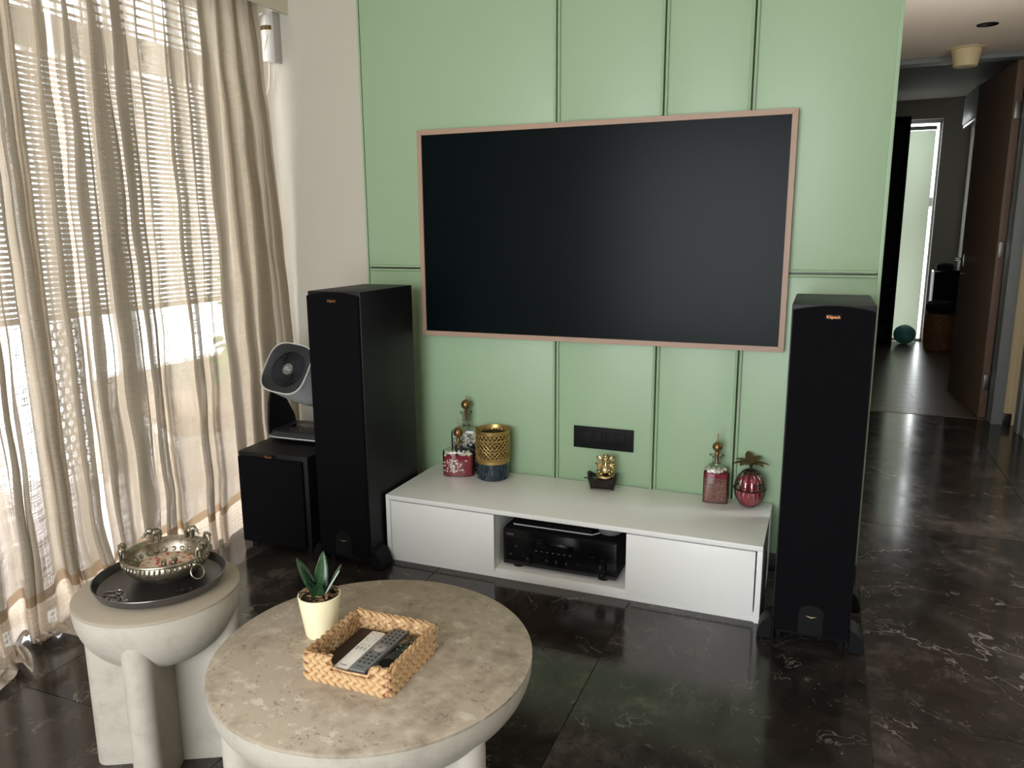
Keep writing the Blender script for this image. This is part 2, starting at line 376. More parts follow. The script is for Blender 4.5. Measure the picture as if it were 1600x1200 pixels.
struct('ceiling', MB().box(-1.12, 2.75, -5.1, .15, 2.7, 2.78).box(1.45, 2.75, .15, 2.98, 2.335, 2.42).box(1.45, 2.75, .15, .2, 2.42, 2.78), 'ceiling', 'plain cream ceiling')
# bedroom beyond the passage
struct('wall_far_side', MB().box(2.61, 2.75, 2.86, 2.995, 0, 2.335).box(2.56, 2.61, 2.87, 2.995, 0, 2.335), 'beige_wall', 'narrow beige wall beside the door frame')
struct('baseboard_right', MB().box(2.562, 2.612, 2.855, 2.87, 0, .075, .001), 'skirting')
struct('trim_1', MB().box(2.495, 2.562, 2.85, 3.0, 0, 2.30, .003).box(2.495, 2.5, 2.84, 2.86, 0, 2.3), 'grey_frame', 'grey painted door jamb')
struct('trim_2', MB().box(1.6, 2.66, 2.88, 3.0, 2.30, 2.334, .002), 'grey_frame', 'grey door head')
struct('trim_3', MB().box(2.6, 2.66, 2.62, 2.715, 0, 2.30, .003).box(2.615, 2.66, 2.52, 2.62, 0, 2.3, .003), 'grey_frame', 'grey casing of the next doorway')
FB = struct('floor_bedroom', MB().box(.9, 2.9, 2.98, 7.0, -.12, -.0105), 'skirting')
pm = {}
yy = 2.995; row = 0
while yy < 6.95:
    x = .9 - (row % 3)*.4
    while x < 2.9:
        a, b = max(x, .9), min(x+1.2, 2.9)
        if b-a > .03:
            key = round(b-a, 3)
            if key not in pm:
                mm = MB().box(-key/2+.0008, key/2-.0008, -.0942, .0942, -.01, 0, .001).mesh('floor_plank', 0); mm.materials.append(M['plank']); pm[key] = mm
            link('floor_plank', pm[key], FB, loc=((a+b)/2, yy+.095, 0))
        x += 1.2
    yy += .19; row += 1
struct('wall_far_left', MB().box(.8, .9, 2.98, 7.0, 0, 2.7).box(.8, 1.45, 2.88, 2.98, 0, 2.7), 'far_wall')
struct('wall_far_right', MB().box(2.74, 2.9, 2.995, 7.0, 0, 2.7), 'far_wall')
struct('wall_far_end', MB().box(.8, 1.7, 6.86, 7.0, 0, 2.7).box(2.475, 2.9, 6.86, 7.0, 0, 2.7).box(1.7, 2.475, 6.86, 7.0, 2.42, 2.7), 'far_wall')
struct('ceiling_bedroom', MB().box(.8, 2.9, 2.98, 7.0, 2.62, 2.7).box(1.45, 2.9, 2.985, 3.0, 2.335, 2.62), 'far_wall')
W2 = link('window_2', None, None, 'tall bedroom window behind a roller blind', None, None, 'structure')
MB().box(1.7, 2.475, 6.9, 6.94, 2.38, 2.42, .002).box(2.452, 2.475, 6.9, 6.94, 0, 2.38, .002).box(1.7, 2.475, 6.9, 6.94, 0, .03, .002).build('window_frame', 'grey_frame', W2)
rb = thing('roller_blind', 'pale grey green roller blind drawn down over the bedroom window', 'blind', (2.07, 6.84, 0))
for zz in (0,):
    q = MB().box(-.37, .345, -.001, .001, .03, 2.3); q.build('blind_cloth', 'roller', rb)
MB().tube([(-.37, .0, 2.325), (.35, .0, 2.325)], .022, 16).build('roller_tube', 'ac_white', rb); MB().box(-.37, .345, -.006, .006, .012, .032, .002).build('bottom_bar', 'ac_white', rb)
struct('blind_shading_slab', MB().box(1.2, 3.2, 7.0, 8.4, 1.5, 1.6), 'far_wall', 'unseen slab added outside to shade the upper part of the bedroom blind')  # added out of view to keep sky light off the blind's upper part
struct('terrace_floor', MB().box(.5, 3.6, 7.0, 10, -.3, -.15), 'balcony_tile')

# window 1 frame: sliding door frame of the balcony
W1 = link('window_1', None, None, 'white sliding door frame to the balcony', None, None, 'structure')
for y0, y1 in ((-.165, -.12), (-1.14, -1.08), (-2.2, -2.155)): MB().box(-1.1, -1.03, y0, y1, .02, 2.2, .003).build('window_frame', 'balcony_white', W1)
MB().box(-1.1, -1.03, -2.2, -.12, 2.2, 2.24, .003).build('window_frame', 'balcony_white', W1); MB().box(-1.1, -1.03, -2.2, -.12, 0, .02, .003).build('window_sill', 'balcony_white', W1)

# balcony
struct('balcony_floor', MB().box(-2.4, -1.12, -5.2, 1.3, -.12, -.01), 'balcony_tile', 'pale balcony floor')
struct('balcony_ceiling', MB().box(-2.4, -1.12, -5.2, 1.3, 2.72, 2.8).box(-2.3, -2.2, -5.2, 1.2, 2.16, 2.34), 'balcony_white', 'balcony soffit and beam')
struct('balcony_end_wall', MB().box(-2.4, -1.12, 1.2, 1.3, 0, 2.8), 'balcony_white')
bl = thing('chick_blind', 'slatted outdoor blind let down along the balcony edge behind the curtains', 'blind', (-2.22, -1.2, 0))
q = MB(); z = .88
while z < 2.14:
    q.box(-.004, .004, -2.4, 2.3, z, z+.0175); z += .027
q.build('slats', 'blind_wood', bl, 0, kind='stuff')
for yv in (-2.2, -1.4, -.6, .2, .55, .9, 1.4, 1.9): MB().box(-.006, .006, yv-.004, yv+.004, .86, 2.16).build('ladder_cord', 'balcony_white', bl, 0)
MB().box(-.012, .012, -2.4, 2.3, .845, .875).build('bottom_rail', 'blind_wood', bl)
gr = thing('balcony_grille', 'dark bar grille across the top of the balcony opening', 'grille', (-2.25, 0, 2.34))
for i in range(8): MB().box(-.006, .006, -3, 1.2, .03+i*.045, .042+i*.045).build('bar', 'blind_wood', gr, 0)
for i in range(17): MB().box(-.006, .006, -2.9+i*.24, -2.888+i*.24, 0, .38).build('bar', 'blind_wood', gr, 0)
rl = thing('lattice_screen', 'white balcony screen pierced with circles, seen through the curtain', 'screen', (-2.2, -.14, 0))
q = MB()
for i in range(-1, 3):
    for k in range(19):
        c = (0, -.06+i*.05+(.025 if k % 2 else 0), .05+k*.0425); R = []
        for (rr, xx) in ((.0255, -.005), (.0255, .005), (.018, .005), (.018, -.005), (.0255, -.005)):
            R.append([(xx, c[1]+rr*math.cos(2*PI*j/14), c[2]+rr*math.sin(2*PI*j/14)) for j in range(14)])
        q.rings(R, True, False, False)
q.build('ring_lattice', 'balcony_white', rl, kind='stuff'); MB().box(-.012, .012, -.14, -.1, -.01, .84, .002).build('post', 'balcony_white', rl); MB().box(-.012, .012, .105, .145, -.01, .84, .002).build('post', 'balcony_white', rl)
struct('balcony_parapet', MB().box(-2.3, -2.2, .02, 1.2, -.01, .5).box(-2.3, -2.2, -5.2, -1.9, -.01, .8), 'balcony_white', 'low balcony parapet')
ch = thing('balcony_armchair', 'beige cushioned armchair on the balcony behind the curtain', 'armchair', (-1.6, .26, -.01), -.5)
MB().sup([(.3, .05, .36, 5), (.32, .07, .5, 4), (.3, .07, .68, 3), (.22, .05, .78, 2.4), (.08, .02, .80, 2.2)], seg=28, cy_=.24).build('backrest', 'sofa', ch)
MB().box(-.32, .32, -.3, .22, .3, .42, .04).build('seat_cushion', 'sofa', ch)
MB().box(-.32, .32, -.3, .3, .24, .3, .01).build('seat_frame', 'balcony_white', ch)
for i in range(9): MB().box(-.31+i*.073, -.285+i*.073, -.3, -.285, .02, .24, .003).build('slat', 'balcony_white', ch)
for sx in (-1, 1):
    for sy_ in (-1, 1): MB().box(sx*.29-.02, sx*.29+.02, sy_*.26-.02, sy_*.26+.02, 0, .24, .003).build('leg', 'balcony_white', ch)
pl = thing('balcony_plant', 'leafy green plant on the balcony seen through the curtain gap', 'plant', (-1.92, .92, -.01))
MB().lathe([(.09, 0), (.13, .28), (.14, .3), (.125, .3), (.11, .26)], 24).build('planter', 'balcony_white', pl); MB().lathe([(.001, .262), (.113, .265)], 20).build('soil', 'soil_dark', pl)
q = MB()
for i in range(5): q.tube([(0, 0, .26), (random.uniform(-.05, .05), random.uniform(-.06, .06), .55), (random.uniform(-.1, .1), random.uniform(-.15, .15), .95)], .006, 6)
q.build('stem', 'leaf', pl)
lm = MB(); lm.rings([[(w*c, t, .012*abs(c)-.02*t*t*60) for c in (-1, -.5, 0, .5, 1)] for t, w in ((0, .003), (.03, .022), (.06, .026), (.09, .018), (.12, .001))], False, False, False)
lmm = lm.mesh('leaf', 60); lmm.materials.append(M['balcony_leaf'])
for i in range(60):
    link('leaf', lmm, pl, loc=(random.uniform(-.08, .14), random.uniform(-.2, .15), random.uniform(.45, 1.05)), rot=(random.uniform(-.8, .8), random.uniform(-.8, .8), random.uniform(0, 6.3)))

# ------------------------------------------------------------------ curtains
def catmull(pts, n):
    out = []
    for i in range(len(pts)-1):
        p0 = pts[max(i-1, 0)]; p1 = pts[i]; p2 = pts[i+1]; p3 = pts[min(i+2, len(pts)-1)]
        for k in range(n):
            t = k/n; out.append(tuple(.5*((2*b)+(-a+c)*t+(2*a-5*b+4*c-d)*t*t+(-a+3*b-3*c+d)*t**3) for a, b, c, d in zip(p0, p1, p2, p3)))
    out.append(tuple(pts[-1])); return out
def curtain(name, label, ystart, yend, folds, x0, puddle, seed, nsub=7):
    rng = random.Random(seed)
    root = thing(name, label, 'curtain', (x0, (ystart+yend)/2, 0)); yc = (ystart+yend)/2
    rows = [2.32, 2.26, 2.2, 2.14, 2.08, 2.0]+[2.0-.055*i for i in range(1, 33)]+[.2, .17, .135, .11, .08, .055, .03, .012]
    if puddle: rows += [('p', a) for a in (.015, .04, .07, .1)]
    ph = [(rng.uniform(0, 6.3), rng.uniform(.6, 1.5), rng.uniform(0, 6.3)) for _ in folds]
    grid = []
    for rw in rows:
        pud = 0 if not isinstance(rw, tuple) else rw[1]; z = rw if not pud else .012
        drop = (2.32-z)/2.32
        pts = [(ystart, 0.)]
        for (c, h, d), (a, b, e) in zip(folds, ph):
            c2 = c+.016*drop*math.sin(a+b*z*1.6); h2 = h*(.45+.55*min(1, drop*3))*(1+.25*math.sin(e+2.1*z)); d2 = d*(.35+.65*min(1, drop*2.5))
            pts += [(c2+h2*.6, d2*.75), (c2-h2*.75, d2), (c2-h2, d2*.7), (c2, 0), (c2+h2, -d2*.7), (c2+h2*.75, -d2), (c2-h2*.6, -d2*.75)]
        # gentle belly between the folds
        full = [pts[0]]
        for i in range(1, len(pts)):
            p, q_ = pts[i-1], pts[i]
            if q_[0] < p[0]-.035 and i % 7 == 1:
                full.append(((p[0]+q_[0])/2, (p[1]+q_[1])/2+.012*math.sin(i*1.7+z)))
            full.append(q_)
        full.append((yend, 0.))
        cur = catmull(full, nsub)
        grid.append([(xx, yv, z, pud) for yv, xx in cur])
    nmin = min(len(r) for r in grid); grid = [r if len(r) == nmin else [r[int(i*(len(r)-1)/(nmin-1))] for i in range(nmin)] for r in grid]
    ref = grid[20]; U = [0.]
    for a, b in zip(ref, ref[1:]): U.append(U[-1]+math.hypot(a[0]-b[0], a[1]-b[1]))
    V = []
    for i, rw in enumerate(rows): V.append(rw if not isinstance(rw, tuple) else -rw[1])
    def sect(nm, i0, i1, mt, parent):
        vs_, fs = [], []
        for i in range(i0, i1+1):
            for j, (xx, yv, z, pud) in enumerate(grid[i]):
                wob = noise.noise(Vector((yv*7, z*5, seed)))
                X = xx + .012*wob*(1 if z > .02 else .4)
                if puddle and z < .35: X += (.35-z)**2*.9*(.5+.5*math.sin(yv*9+seed))
                if pud: X += pud*(.75+.5*math.sin(yv*23)); z = .012+.028*abs(math.sin(yv*31+pud*40))*min(1, pud*20)
                else: z += .008*math.sin(yv*17+seed) if z < .3 and z > .02 else 0
                flare = .075*min(1, max(0, (z-.7)/1.5))**1.2*max(0, 1-(ystart-yv)/.5) if not puddle else 0
                vs_.append((X-flare*.3, yv-yc-flare, max(z, .006)))
        for i in range(i1-i0):
            for j in range(nmin-1): a = i*nmin+j; fs.append((a, a+1, a+1+nmin, a+nmin))
        me = bpy.data.meshes.new(nm); me.from_pydata(vs_, [], fs); uv = me.uv_layers.new(name='UVMap')
        for p in me.polygons:
            for li in p.loop_indices:
                vi = me.loops[li].vertex_index; uv.data[li].uv = (U[vi % nmin], V[i0+vi//nmin])
        me.polygons.foreach_set('use_smooth', [True]*len(me.polygons)); me.materials.append(M[mt]); return link(nm, me, parent)
    ib = next(i for i, r in enumerate(rows) if not isinstance(r, tuple) and r <= .171); it = next(i for i, r in enumerate(rows) if not isinstance(r, tuple) and r <= .136)
    sect('curtain_cloth', 0, ib, 'voile', root); sect('hem_band', ib, it, 'hem_band', root); sect('lace_border', it, len(rows)-1, 'lace', root)
    return root
curtain('sheer_curtain', 'beige sheer curtain gathered against the white wall beside the subwoofer', -.016, -1.09,
        [(-.085, .034, .03), (-.21, .04, .03), (-.33, .035, .03), (-.44, .034, .03), (-.547, .02, .025), (-.637, .025, .03), (-.763, .016, .025), (-.845, .036, .03), (-.94, .045, .04), (-1.04, .034, .035)], -.845, False, 3)
curtain('sheer_curtain', 'beige sheer curtain at the left edge, its lace hem pooled on the floor', -1.1, -2.3,
        [(-1.135, .026, .035), (-1.225, .012, .03), (-1.275, .022, .045), (-1.35, .03, .045), (-1.42, .025, .045), (-1.52, .03, .04), (-1.62, .03, .045), (-1.74, .03, .045), (-1.86, .03, .045), (-1.98, .03, .045), (-2.12, .03, .045), (-2.23, .03, .045)], -.86, True, 11)
pv = thing('pelmet', 'cream curtain pelmet box above the sheer curtains', 'pelmet', (-.79, -1.2, 2.19))
MB().box(-.005, .012, -1.6, 1.2, 0, .3, .003).build('front_board', 'pelmet', pv); MB().box(-.2, -.005, -1.6, 1.2, .28, .3, .002).build('top_board', 'pelmet', pv)
MB().box(-.1, -.05, -1.6, 1.19, .135, .15, .002).build('curtain_track', 'balcony_white', pv)
dv = thing('curtain_motor', 'small white cylindrical device with a brown label below the pelmet end', 'device', (-.862, -.03, 2.0))
MB().lathe([(.03, .0), (.034, .006), (.034, .13), (.033, .15), (.028, .175), (.02, .188)], 28).build('body', 'remote_white', dv)
MB().box(.02, .038, -.02, .03, -.005, .2, .006).build('backplate', 'button_pale', dv); MB().lathe([(.0348, .125), (.0348, .143)], 28, cap0=False, cap1=False).build('label_band', 'bronze_leaf', dv)
q = MB()
for i in range(7): q.box(-.004+i*.0035, .0-.002+i*.0035, -.0352, -.034, .04+.009*i, .047+.009*i)
q.build('printed_marks', 'bronze_leaf', dv); MB().tube([(0, -.038, .19), (-.015, -.045, .18), (-.02, -.045, .15)], .004, 8).build('nozzle', 'pale_edge', dv)
MB().tube([(-.01, 0, .0), (-.012, .0, -.05), (-.02, 0, -.1), (-.04, .005, -.13)], .0035, 8).build('cord', 'remote_white', dv)

# ------------------------------------------------------------------ television
TX, TZ, TW, TH = -.1537, .848, 1.456, 1.456*.5715
tv = thing('television', 'large wall mounted television with matt black screen and taupe frame', 'television', (TX, -.012, TZ))
b = .019
def strip(a0, a1, b0, b1):  # mitred frame strip: outer a0,a1 inner b1,b0
    vs_ = [(x, y, z) for y in (-.03, 0) for x, z in (a0, a1, b1, b0)]
    MB().add(vs_, [(0, 1, 2, 3), (7, 6, 5, 4), (0, 4, 5, 1), (1, 5, 6, 2), (2, 6, 7, 3), (3, 7, 4, 0)]).build('frame_strip', 'bezel', tv, 0)
e = .0006
strip((0, TH), (TW, TH), (b, TH-b), (TW-b, TH-b)); strip((0, 0), (TW, 0), (b, b), (TW-b, b))
strip((0, e), (0, TH-e), (b, b+e), (b, TH-b-e)); strip((TW, e), (TW, TH-e), (TW-b, b+e), (TW-b, TH-b-e))
MB().box(b-.001, TW-b+.001, -.024, -.004, b-.001, TH-b+.001).build('screen', 'screen', tv, 0)
MB().box(.3, TW-.3, -.004, .008, .15, TH-.15).build('wall_bracket', 'black_matt', tv, 0)

# ------------------------------------------------------------------ switch plate
sw = thing('switch_plate', 'black double switch plate on the green wall above the gold figurine', 'switch', (.514, -.004, .4125))
MB().box(0, .247, -.009, 0, 0, .0895, .002).build('plate', 'black_matt', sw)
for x0, x1 in ((.03, .118), (.13, .215)):
    f_ = MB().box(x0, x1, -.0105, -.008, .018, .072, .001).build('module', 'black_matt', sw)
    for i in range(2): MB().box(x0+.004+i*(x1-x0)/2, x0-.001+(i+1)*(x1-x0)/2, -.0118, -.0095, .02, .07, .0008).build('rocker', 'black_matt', f_)

# ------------------------------------------------------------------ media console
X0, X1, YF, ZT = -.1167, 1.2964, -.449, .2714
mc = thing('media_console', 'low white media console with two flat doors and an open middle bay', 'console', ((X0+X1)/2, -.22, 0))
def B(x0, x1, y0, y1, z0, z1, bv=.0015): return MB().box(x0-(X0+X1)/2, x1-(X0+X1)/2, y0+.22, y1+.22, z0, z1, bv)
B(X0, X1, YF, -.014, ZT-.018, ZT).build('top_panel', 'white_lam', mc)
B(X0, X0+.018, YF, -.014, .02, ZT-.0182).build('side_panel', 'white_lam', mc); B(X1-.018, X1, YF, -.014, .0, ZT-.0182).build('side_panel', 'white_lam', mc)
B(X0+.0182, X1-.0182, YF+.012, -.014, .02, .036).build('bottom_panel', 'white_lam', mc)
B(X0+.012, X1-.0182, YF+.008, YF+.026, 0, .0345).build('plinth', 'white_lam', mc)
B(.327, .343, YF+.02, -.014, .036, ZT-.0182).build('divider', 'white_lam', mc); B(.848, .864, YF+.02, -.014, .036, ZT-.0182).build('divider', 'white_lam', mc)
B(X0+.0182, X1-.0182, -.022, -.014, .036, ZT-.0182).build('back_panel', 'white_lam', mc)
B(X0+.0215, .3435, YF+.001, YF+.019, .024, ZT-.0225).build('door', 'white_lam', mc); B(.844, X1-.0225, YF+.001, YF+.019, .024, ZT-.0225).build('door', 'white_lam', mc)

# ------------------------------------------------------------------ receiver and the boxes on it
rc = thing('av_receiver', 'black stereo receiver with a row of knobs in the open console bay', 'receiver', (.582, -.405, .036))
w = .2175
MB().box(-w, w, .006, .30, .012, .152, .002).build('case', 'black_matt', rc); MB().box(-w, w, -.002, .0055, .012, .15, .002).build('front_panel', 'black_gloss', rc)
MB().box(-.085, .06, -.0035, -.0015, .088, .118, .001).build('display_window', 'black_gloss', rc); MB().box(-w+.012, -.06, -.003, -.0015, .1225, .1235).build('trim_line', 'dark_grey', rc)
for sx in (-1, 1):
    for fy in (.03, .27): MB().lathe([(.022, 0), (.022, .012)], 20, sx*.165, fy).build('foot', 'black_matt', rc)
def knob(x, z, r, d, mt='black_matt'):
    T = Matrix.Translation((x, -.002, z)) @ Matrix.Rotation(PI/2, 4, 'X')
    k_ = MB().lathe([(r, 0), (r, d*.8), (r*.85, d), (.001, d)], 24, T=T).build('knob', mt, rc)
    MB().box(x-.0008, x+.0008, -.0032-d, -.002-d, z+r*.2, z+r*.85).build('pointer', 'pale_letter', k_)
knob(-.115, .045, .011, .014); knob(-.115, .028, .009, .01); knob(.165, .052, .02, .02); knob(.168, .025, .012, .012)
for x in (-.04, -.003, .036): knob(x, .05, .009, .014)
for x, z in ((-.188, .052), (-.167, .085)): MB().lathe([(.0058, 0), (.0045, .003), (.001, .0035)], 16, T=Matrix.Translation((x, -.002, z)) @ Matrix.Rotation(PI/2, 4, 'X')).build('button', 'dark_grey', rc)
for i in range(7): MB().box(-.09+i*.022, -.082+i*.022, -.0032, -.0018, .079, .0805).build('button', 'button_tan', rc)
text('maker_name', 'YAMAHA', .0075, 'pale_letter', rc, FR(-.19, -.0024, .131))
for x, z in ((.035, .108), (.13, .088), (.165, .082), (-.137, .052), (.078, .05)): MB().box(x-.008, x+.008, -.003, -.0018, z-.0008, z+.0008).build('printed_mark', 'dark_grey', rc)
sb = thing('set_top_box', 'flat black box with a thin silver lower edge on top of the receiver', 'box', (.56, -.36, .1882))
poly = [(-.17, 0), (.135, 0), (.17, .045), (.17, .2), (-.17, .2)]
MB().prism(poly, .004, .042).build('case', 'black_gloss', sb, 0); MB().prism([(x*1.012, y*1.012-.002) for x, y in poly], 0, .0038).build('silver_edge', 'silver_plastic', sb, 0)
pk = MB().lathe([(.036, 0), (.044, .006), (.046, .02), (.044, .032), (.034, .038), (.001, .039)], 32).build('speaker_puck', 'remote_grey', None, label='small round grey puck beside the black box on the receiver', cat='speaker')
pk.location = (.752, -.31, .1885)

# ------------------------------------------------------------------ tower speakers and subwoofer
def tower(label, loc, rz, outer):
    w, d, h0, h = .226, .399, .04, 1.0675
    t = thing('tower_speaker', label, 'speaker', loc, rz, 'floor standing speakers beside the console')
    MB().box(0, w, .014, d, h0, h, .003).build('cabinet', 'black_vinyl', t)
    top = [(.004, h0+.006), (w-.004, h0+.006)] + [(w-.004-(w-.008)*i/16, h-.016+.014*math.sin(PI*i/16)) for i in range(17)]
    # grille front: arched upper edge
    MB().prism([(x, z) for x, z in top], 0, .0138, Matrix(((1, 0, 0, 0), (0, 0, 1, 0), (0, 1, 0, 0), (0, 0, 0, 1)))).build('grille', 'grille', t, 25)
    arch = [(w/2-.036, h0+.006)]+[(w/2-.036*math.cos(PI*i/12), h0+.075+.03*math.sin(PI*i/12)) for i in range(13)]+[(w/2+.036, h0+.006)]
    MB().prism(arch, -.003, 0, Matrix(((1, 0, 0, 0), (0, 0, 1, 0), (0, 1, 0, 0), (0, 0, 0, 1)))).build('badge_plate', 'black_matt', t, 25)
    MB().add([(w/2+a, y, h0+.062+c) for y in (-.0045, -.003) for a, c in ((-.017, .006), (0, 0), (.017, .006), (.002, .0045), (0, .0038), (-.002, .0045))],
             [(0, 1, 2, 3, 4, 5), (11, 10, 9, 8, 7, 6)]+[(i, (i+1) % 6, 6+(i+1) % 6, 6+i) for i in range(6)]).build('chevron_emblem', 'gold_letter', t, 0)
    MB().box(w/2-.021, w/2+.021, -.0015, 0, h-.04, h-.026, .0005).build('name_badge', 'black_matt', t)
    text('maker_name', 'Klipsch', .0125, 'copper_letter', t, FR(w/2, -.0018, h-.0335))
    MB().box(.01, w-.01, .03, d-.01, .022, h0, .002).build('plinth', 'black_matt', t)
    for s_ in (-1, 1):
        for yf in (.0, d-.11):
            if yf > 0 and s_ != outer: continue
            pr = [(0, 0)]+[((.044)*math.cos(PI/2*i/8), .075*math.sin(PI/2*i/8)) for i in range(9)]
            cx = 0 if s_ < 0 else w
            R = [[(cx+s_*(a+.0008), y+ (0), max(z, .004)) for a, z in pr] for y in (yf+.01, yf+.092)]
            MB().rings(R).build('outrigger_foot', 'black_matt', t, 25)
            MB().lathe([(.012, 0), (.012, .022)], 16, cx-s_*.02, yf+.06).build('rubber_foot', 'black_matt', t)
    return t
tower('tall black floor speaker left of the console, next to the subwoofer', (-.3545, -.562, 0), .008, -1)
tower('tall black floor speaker right of the console, by the passage', (1.34, -.5485, 0), .006, 1)
sbw = thing('subwoofer', 'black cube subwoofer on the floor by the curtain with the fan on top', 'subwoofer', (-.749, -.554, 0), .045)
MB().box(0, .328, .016, .40, .022, .4098, .004).build('cabinet', 'black_vinyl', sbw)
MB().box(.006, .31, 0, .0158, .028, .392, .007).build('grille', 'grille', sbw)
MB().box(.13, .176, .004, .0155, .393, .405, .001).build('badge_plate', 'black_matt', sbw); text('maker_name', 'Klipsch', .0115, 'copper_letter', sbw, FR(.153, .0032, .399))
for x in (.03, .298):
    for y_ in (.05, .37): MB().lathe([(.016, 0), (.016, .022)], 18, x, y_).build('foot', 'black_matt', sbw)

# ------------------------------------------------------------------ fan on the subwoofer
fn = thing('desk_fan', 'grey drum fan tilted upwards on a black stand on top of the subwoofer', 'fan', (-.595, -.30, .41), .03)
def rrect(x0, x1, z0, z1, r, n=6):
    P = []
    for cx, cz, a0 in ((x1-r, z1-r, 0), (x0+r, z1-r, 90), (x0+r, z0+r, 180), (x1-r, z0+r, 270)):
        P += [(cx+r*math.cos(math.radians(a0+90*i/n)), cz+r*math.sin(math.radians(a0+90*i/n))) for i in range(n+1)]
    return P
MB().box(-.11, .11, -.04, .13, .0, .012, .003).build('foot_pad', 'black_matt', fn)
base = MB().sup([(.138, .10, .012, 7), (.144, .106, .018, 7), (.144, .106, .03, 7), (.138, .098, .045, 6), (.12, .085, .05, 6)], seg=48, cy_=.03).build('base', 'dark_grey', fn)
MB().sup([(.1445, .1065, .019, 7), (.1452, .1072, .0215, 7), (.1445, .1065, .024, 7)], seg=48, cy_=.03, cap0=False, cap1=False).build('silver_band', 'pale_edge', base)
MB().box(-.085, .085, .0, .055, .046, .0515, .004).build('tray_recess', 'black_gloss', base)
for i in range(7): MB().lathe([(.0026, .0495), (.0026, .0512)], 10, -.07+i*.023, -.03).build('button', 'pale_letter' if i in (1, 3, 6) else 'dark_grey', base)
for s_ in (-1, 1):
    R = []
    for (yf, yb, z, x) in ((-.07, .12, .03, .138), (-.066, .11, .08, .141), (-.055, .06, .16, .141), (-.04, .01, .215, .139), (-.035, -.005, .235, .138)):
        R.append([(s_*(x-.012), yf, z), (s_*x, yf+.003, z), (s_*x, yb-.003, z), (s_*(x-.012), yb, z)])
    MB().rings(R).build('side_arm', 'black_matt', fn)
# drum: local z is the blowing direction
axis = Vector((-.02, -.85, .52)).normalized(); fc = Vector((-.004, -.092, .325))
zx = axis; xx = Vector((0, 0, 1)).cross(zx).normalized(); yx = zx.cross(xx)
T = Matrix((xx, yx, zx)).transposed().to_4x4(); T.translation = fc
T = T @ Matrix.Rotation(-.12, 4, 'Z') @ Matrix.Scale(.94, 4)
drum = MB().sup([(.055, .055, -.25, 2.2), (.085, .085, -.245, 2.3), (.098, .098, -.22, 2.5), (.108, .108, -.13, 2.8), (.113, .113, -.04, 3.2), (.117, .117, -.006, 3.4)], seg=56, T=T, cap1=False).build('drum_body', 'silver_plastic', fn)
R = [(.117, .117, -.006, 3.4), (.1185, .1185, .0, 3.4), (.117, .117, .004, 3.4), (.1125, .1125, .004, 3.4), (.112, .112, .0, 3.4)]
MB().sup(R, seg=56, T=T, cap0=False, cap1=False).build('front_rim', 'pale_edge', drum)
MB().sup([(.1122, .1122, .001, 3.4), (.1, .1, -.004, 2.8), (.086, .086, -.012, 2.1), (.084, .084, -.012, 2)], seg=56, T=T, cap0=False, cap1=False).build('front_bezel', 'dark_grey', drum)
MB().lathe([(.001, -.04), (.085, -.04), (.0855, -.012)], 40, T=T, cap0=False, cap1=False).build('duct', 'black_matt', drum)
for i in range(36):
    a0 = 2*PI*i/36; P = []
    for k in range(7):
        r_ = .025+.062*k/6; a = a0+.75*(k/6)**1.2; P.append((r_*math.cos(a), r_*math.sin(a), -.012+.004*math.sin(PI*k/6)))
    R = [[(p[0]-.0012*p[1]/.05, p[1]+.0006*p[0]/.05, p[2]), (p[0]+.0012*p[1]/.05, p[1]-.0012*p[0]/.05, p[2]), (p[0]+.0012*p[1]/.05, p[1]-.0012*p[0]/.05, p[2]-.012), (p[0]-.0006*p[1]/.05, p[1]+.0006*p[0]/.05, p[2]-.012)] for p in P]
    MB().rings(R, T=T).build('grille_vane', 'vane', drum)
MB().lathe([(.026, -.02), (.026, -.007), (.024, -.0045), (.001, -.004)], 32, T=T).build('hub_cap', 'remote_grey', drum)
for i, (a, b_) in enumerate(((-.014, .004), (-.014, .016))): MB().box(a, b_, .003-i*.0085, .0062-i*.0085, -.0046, -.0034, T=T).build('hub_mark', 'pale_edge', drum)
q = MB()
for i in range(9):
    R = []
    z_ = -.09-i*.012
    for j in range(9):
        a = -.35+.9*j/8; rr_ = .1105-.0004*i
        R.append([(rr_*math.cos(a)*1.0, rr_*math.sin(a), z_+dz) for dz in (0, .004)])
    q.tube([(x[0][0], x[0][1], x[0][2]) for x in R], .0014, 6, T=T)
q.build('side_vents', 'dark_grey', drum)

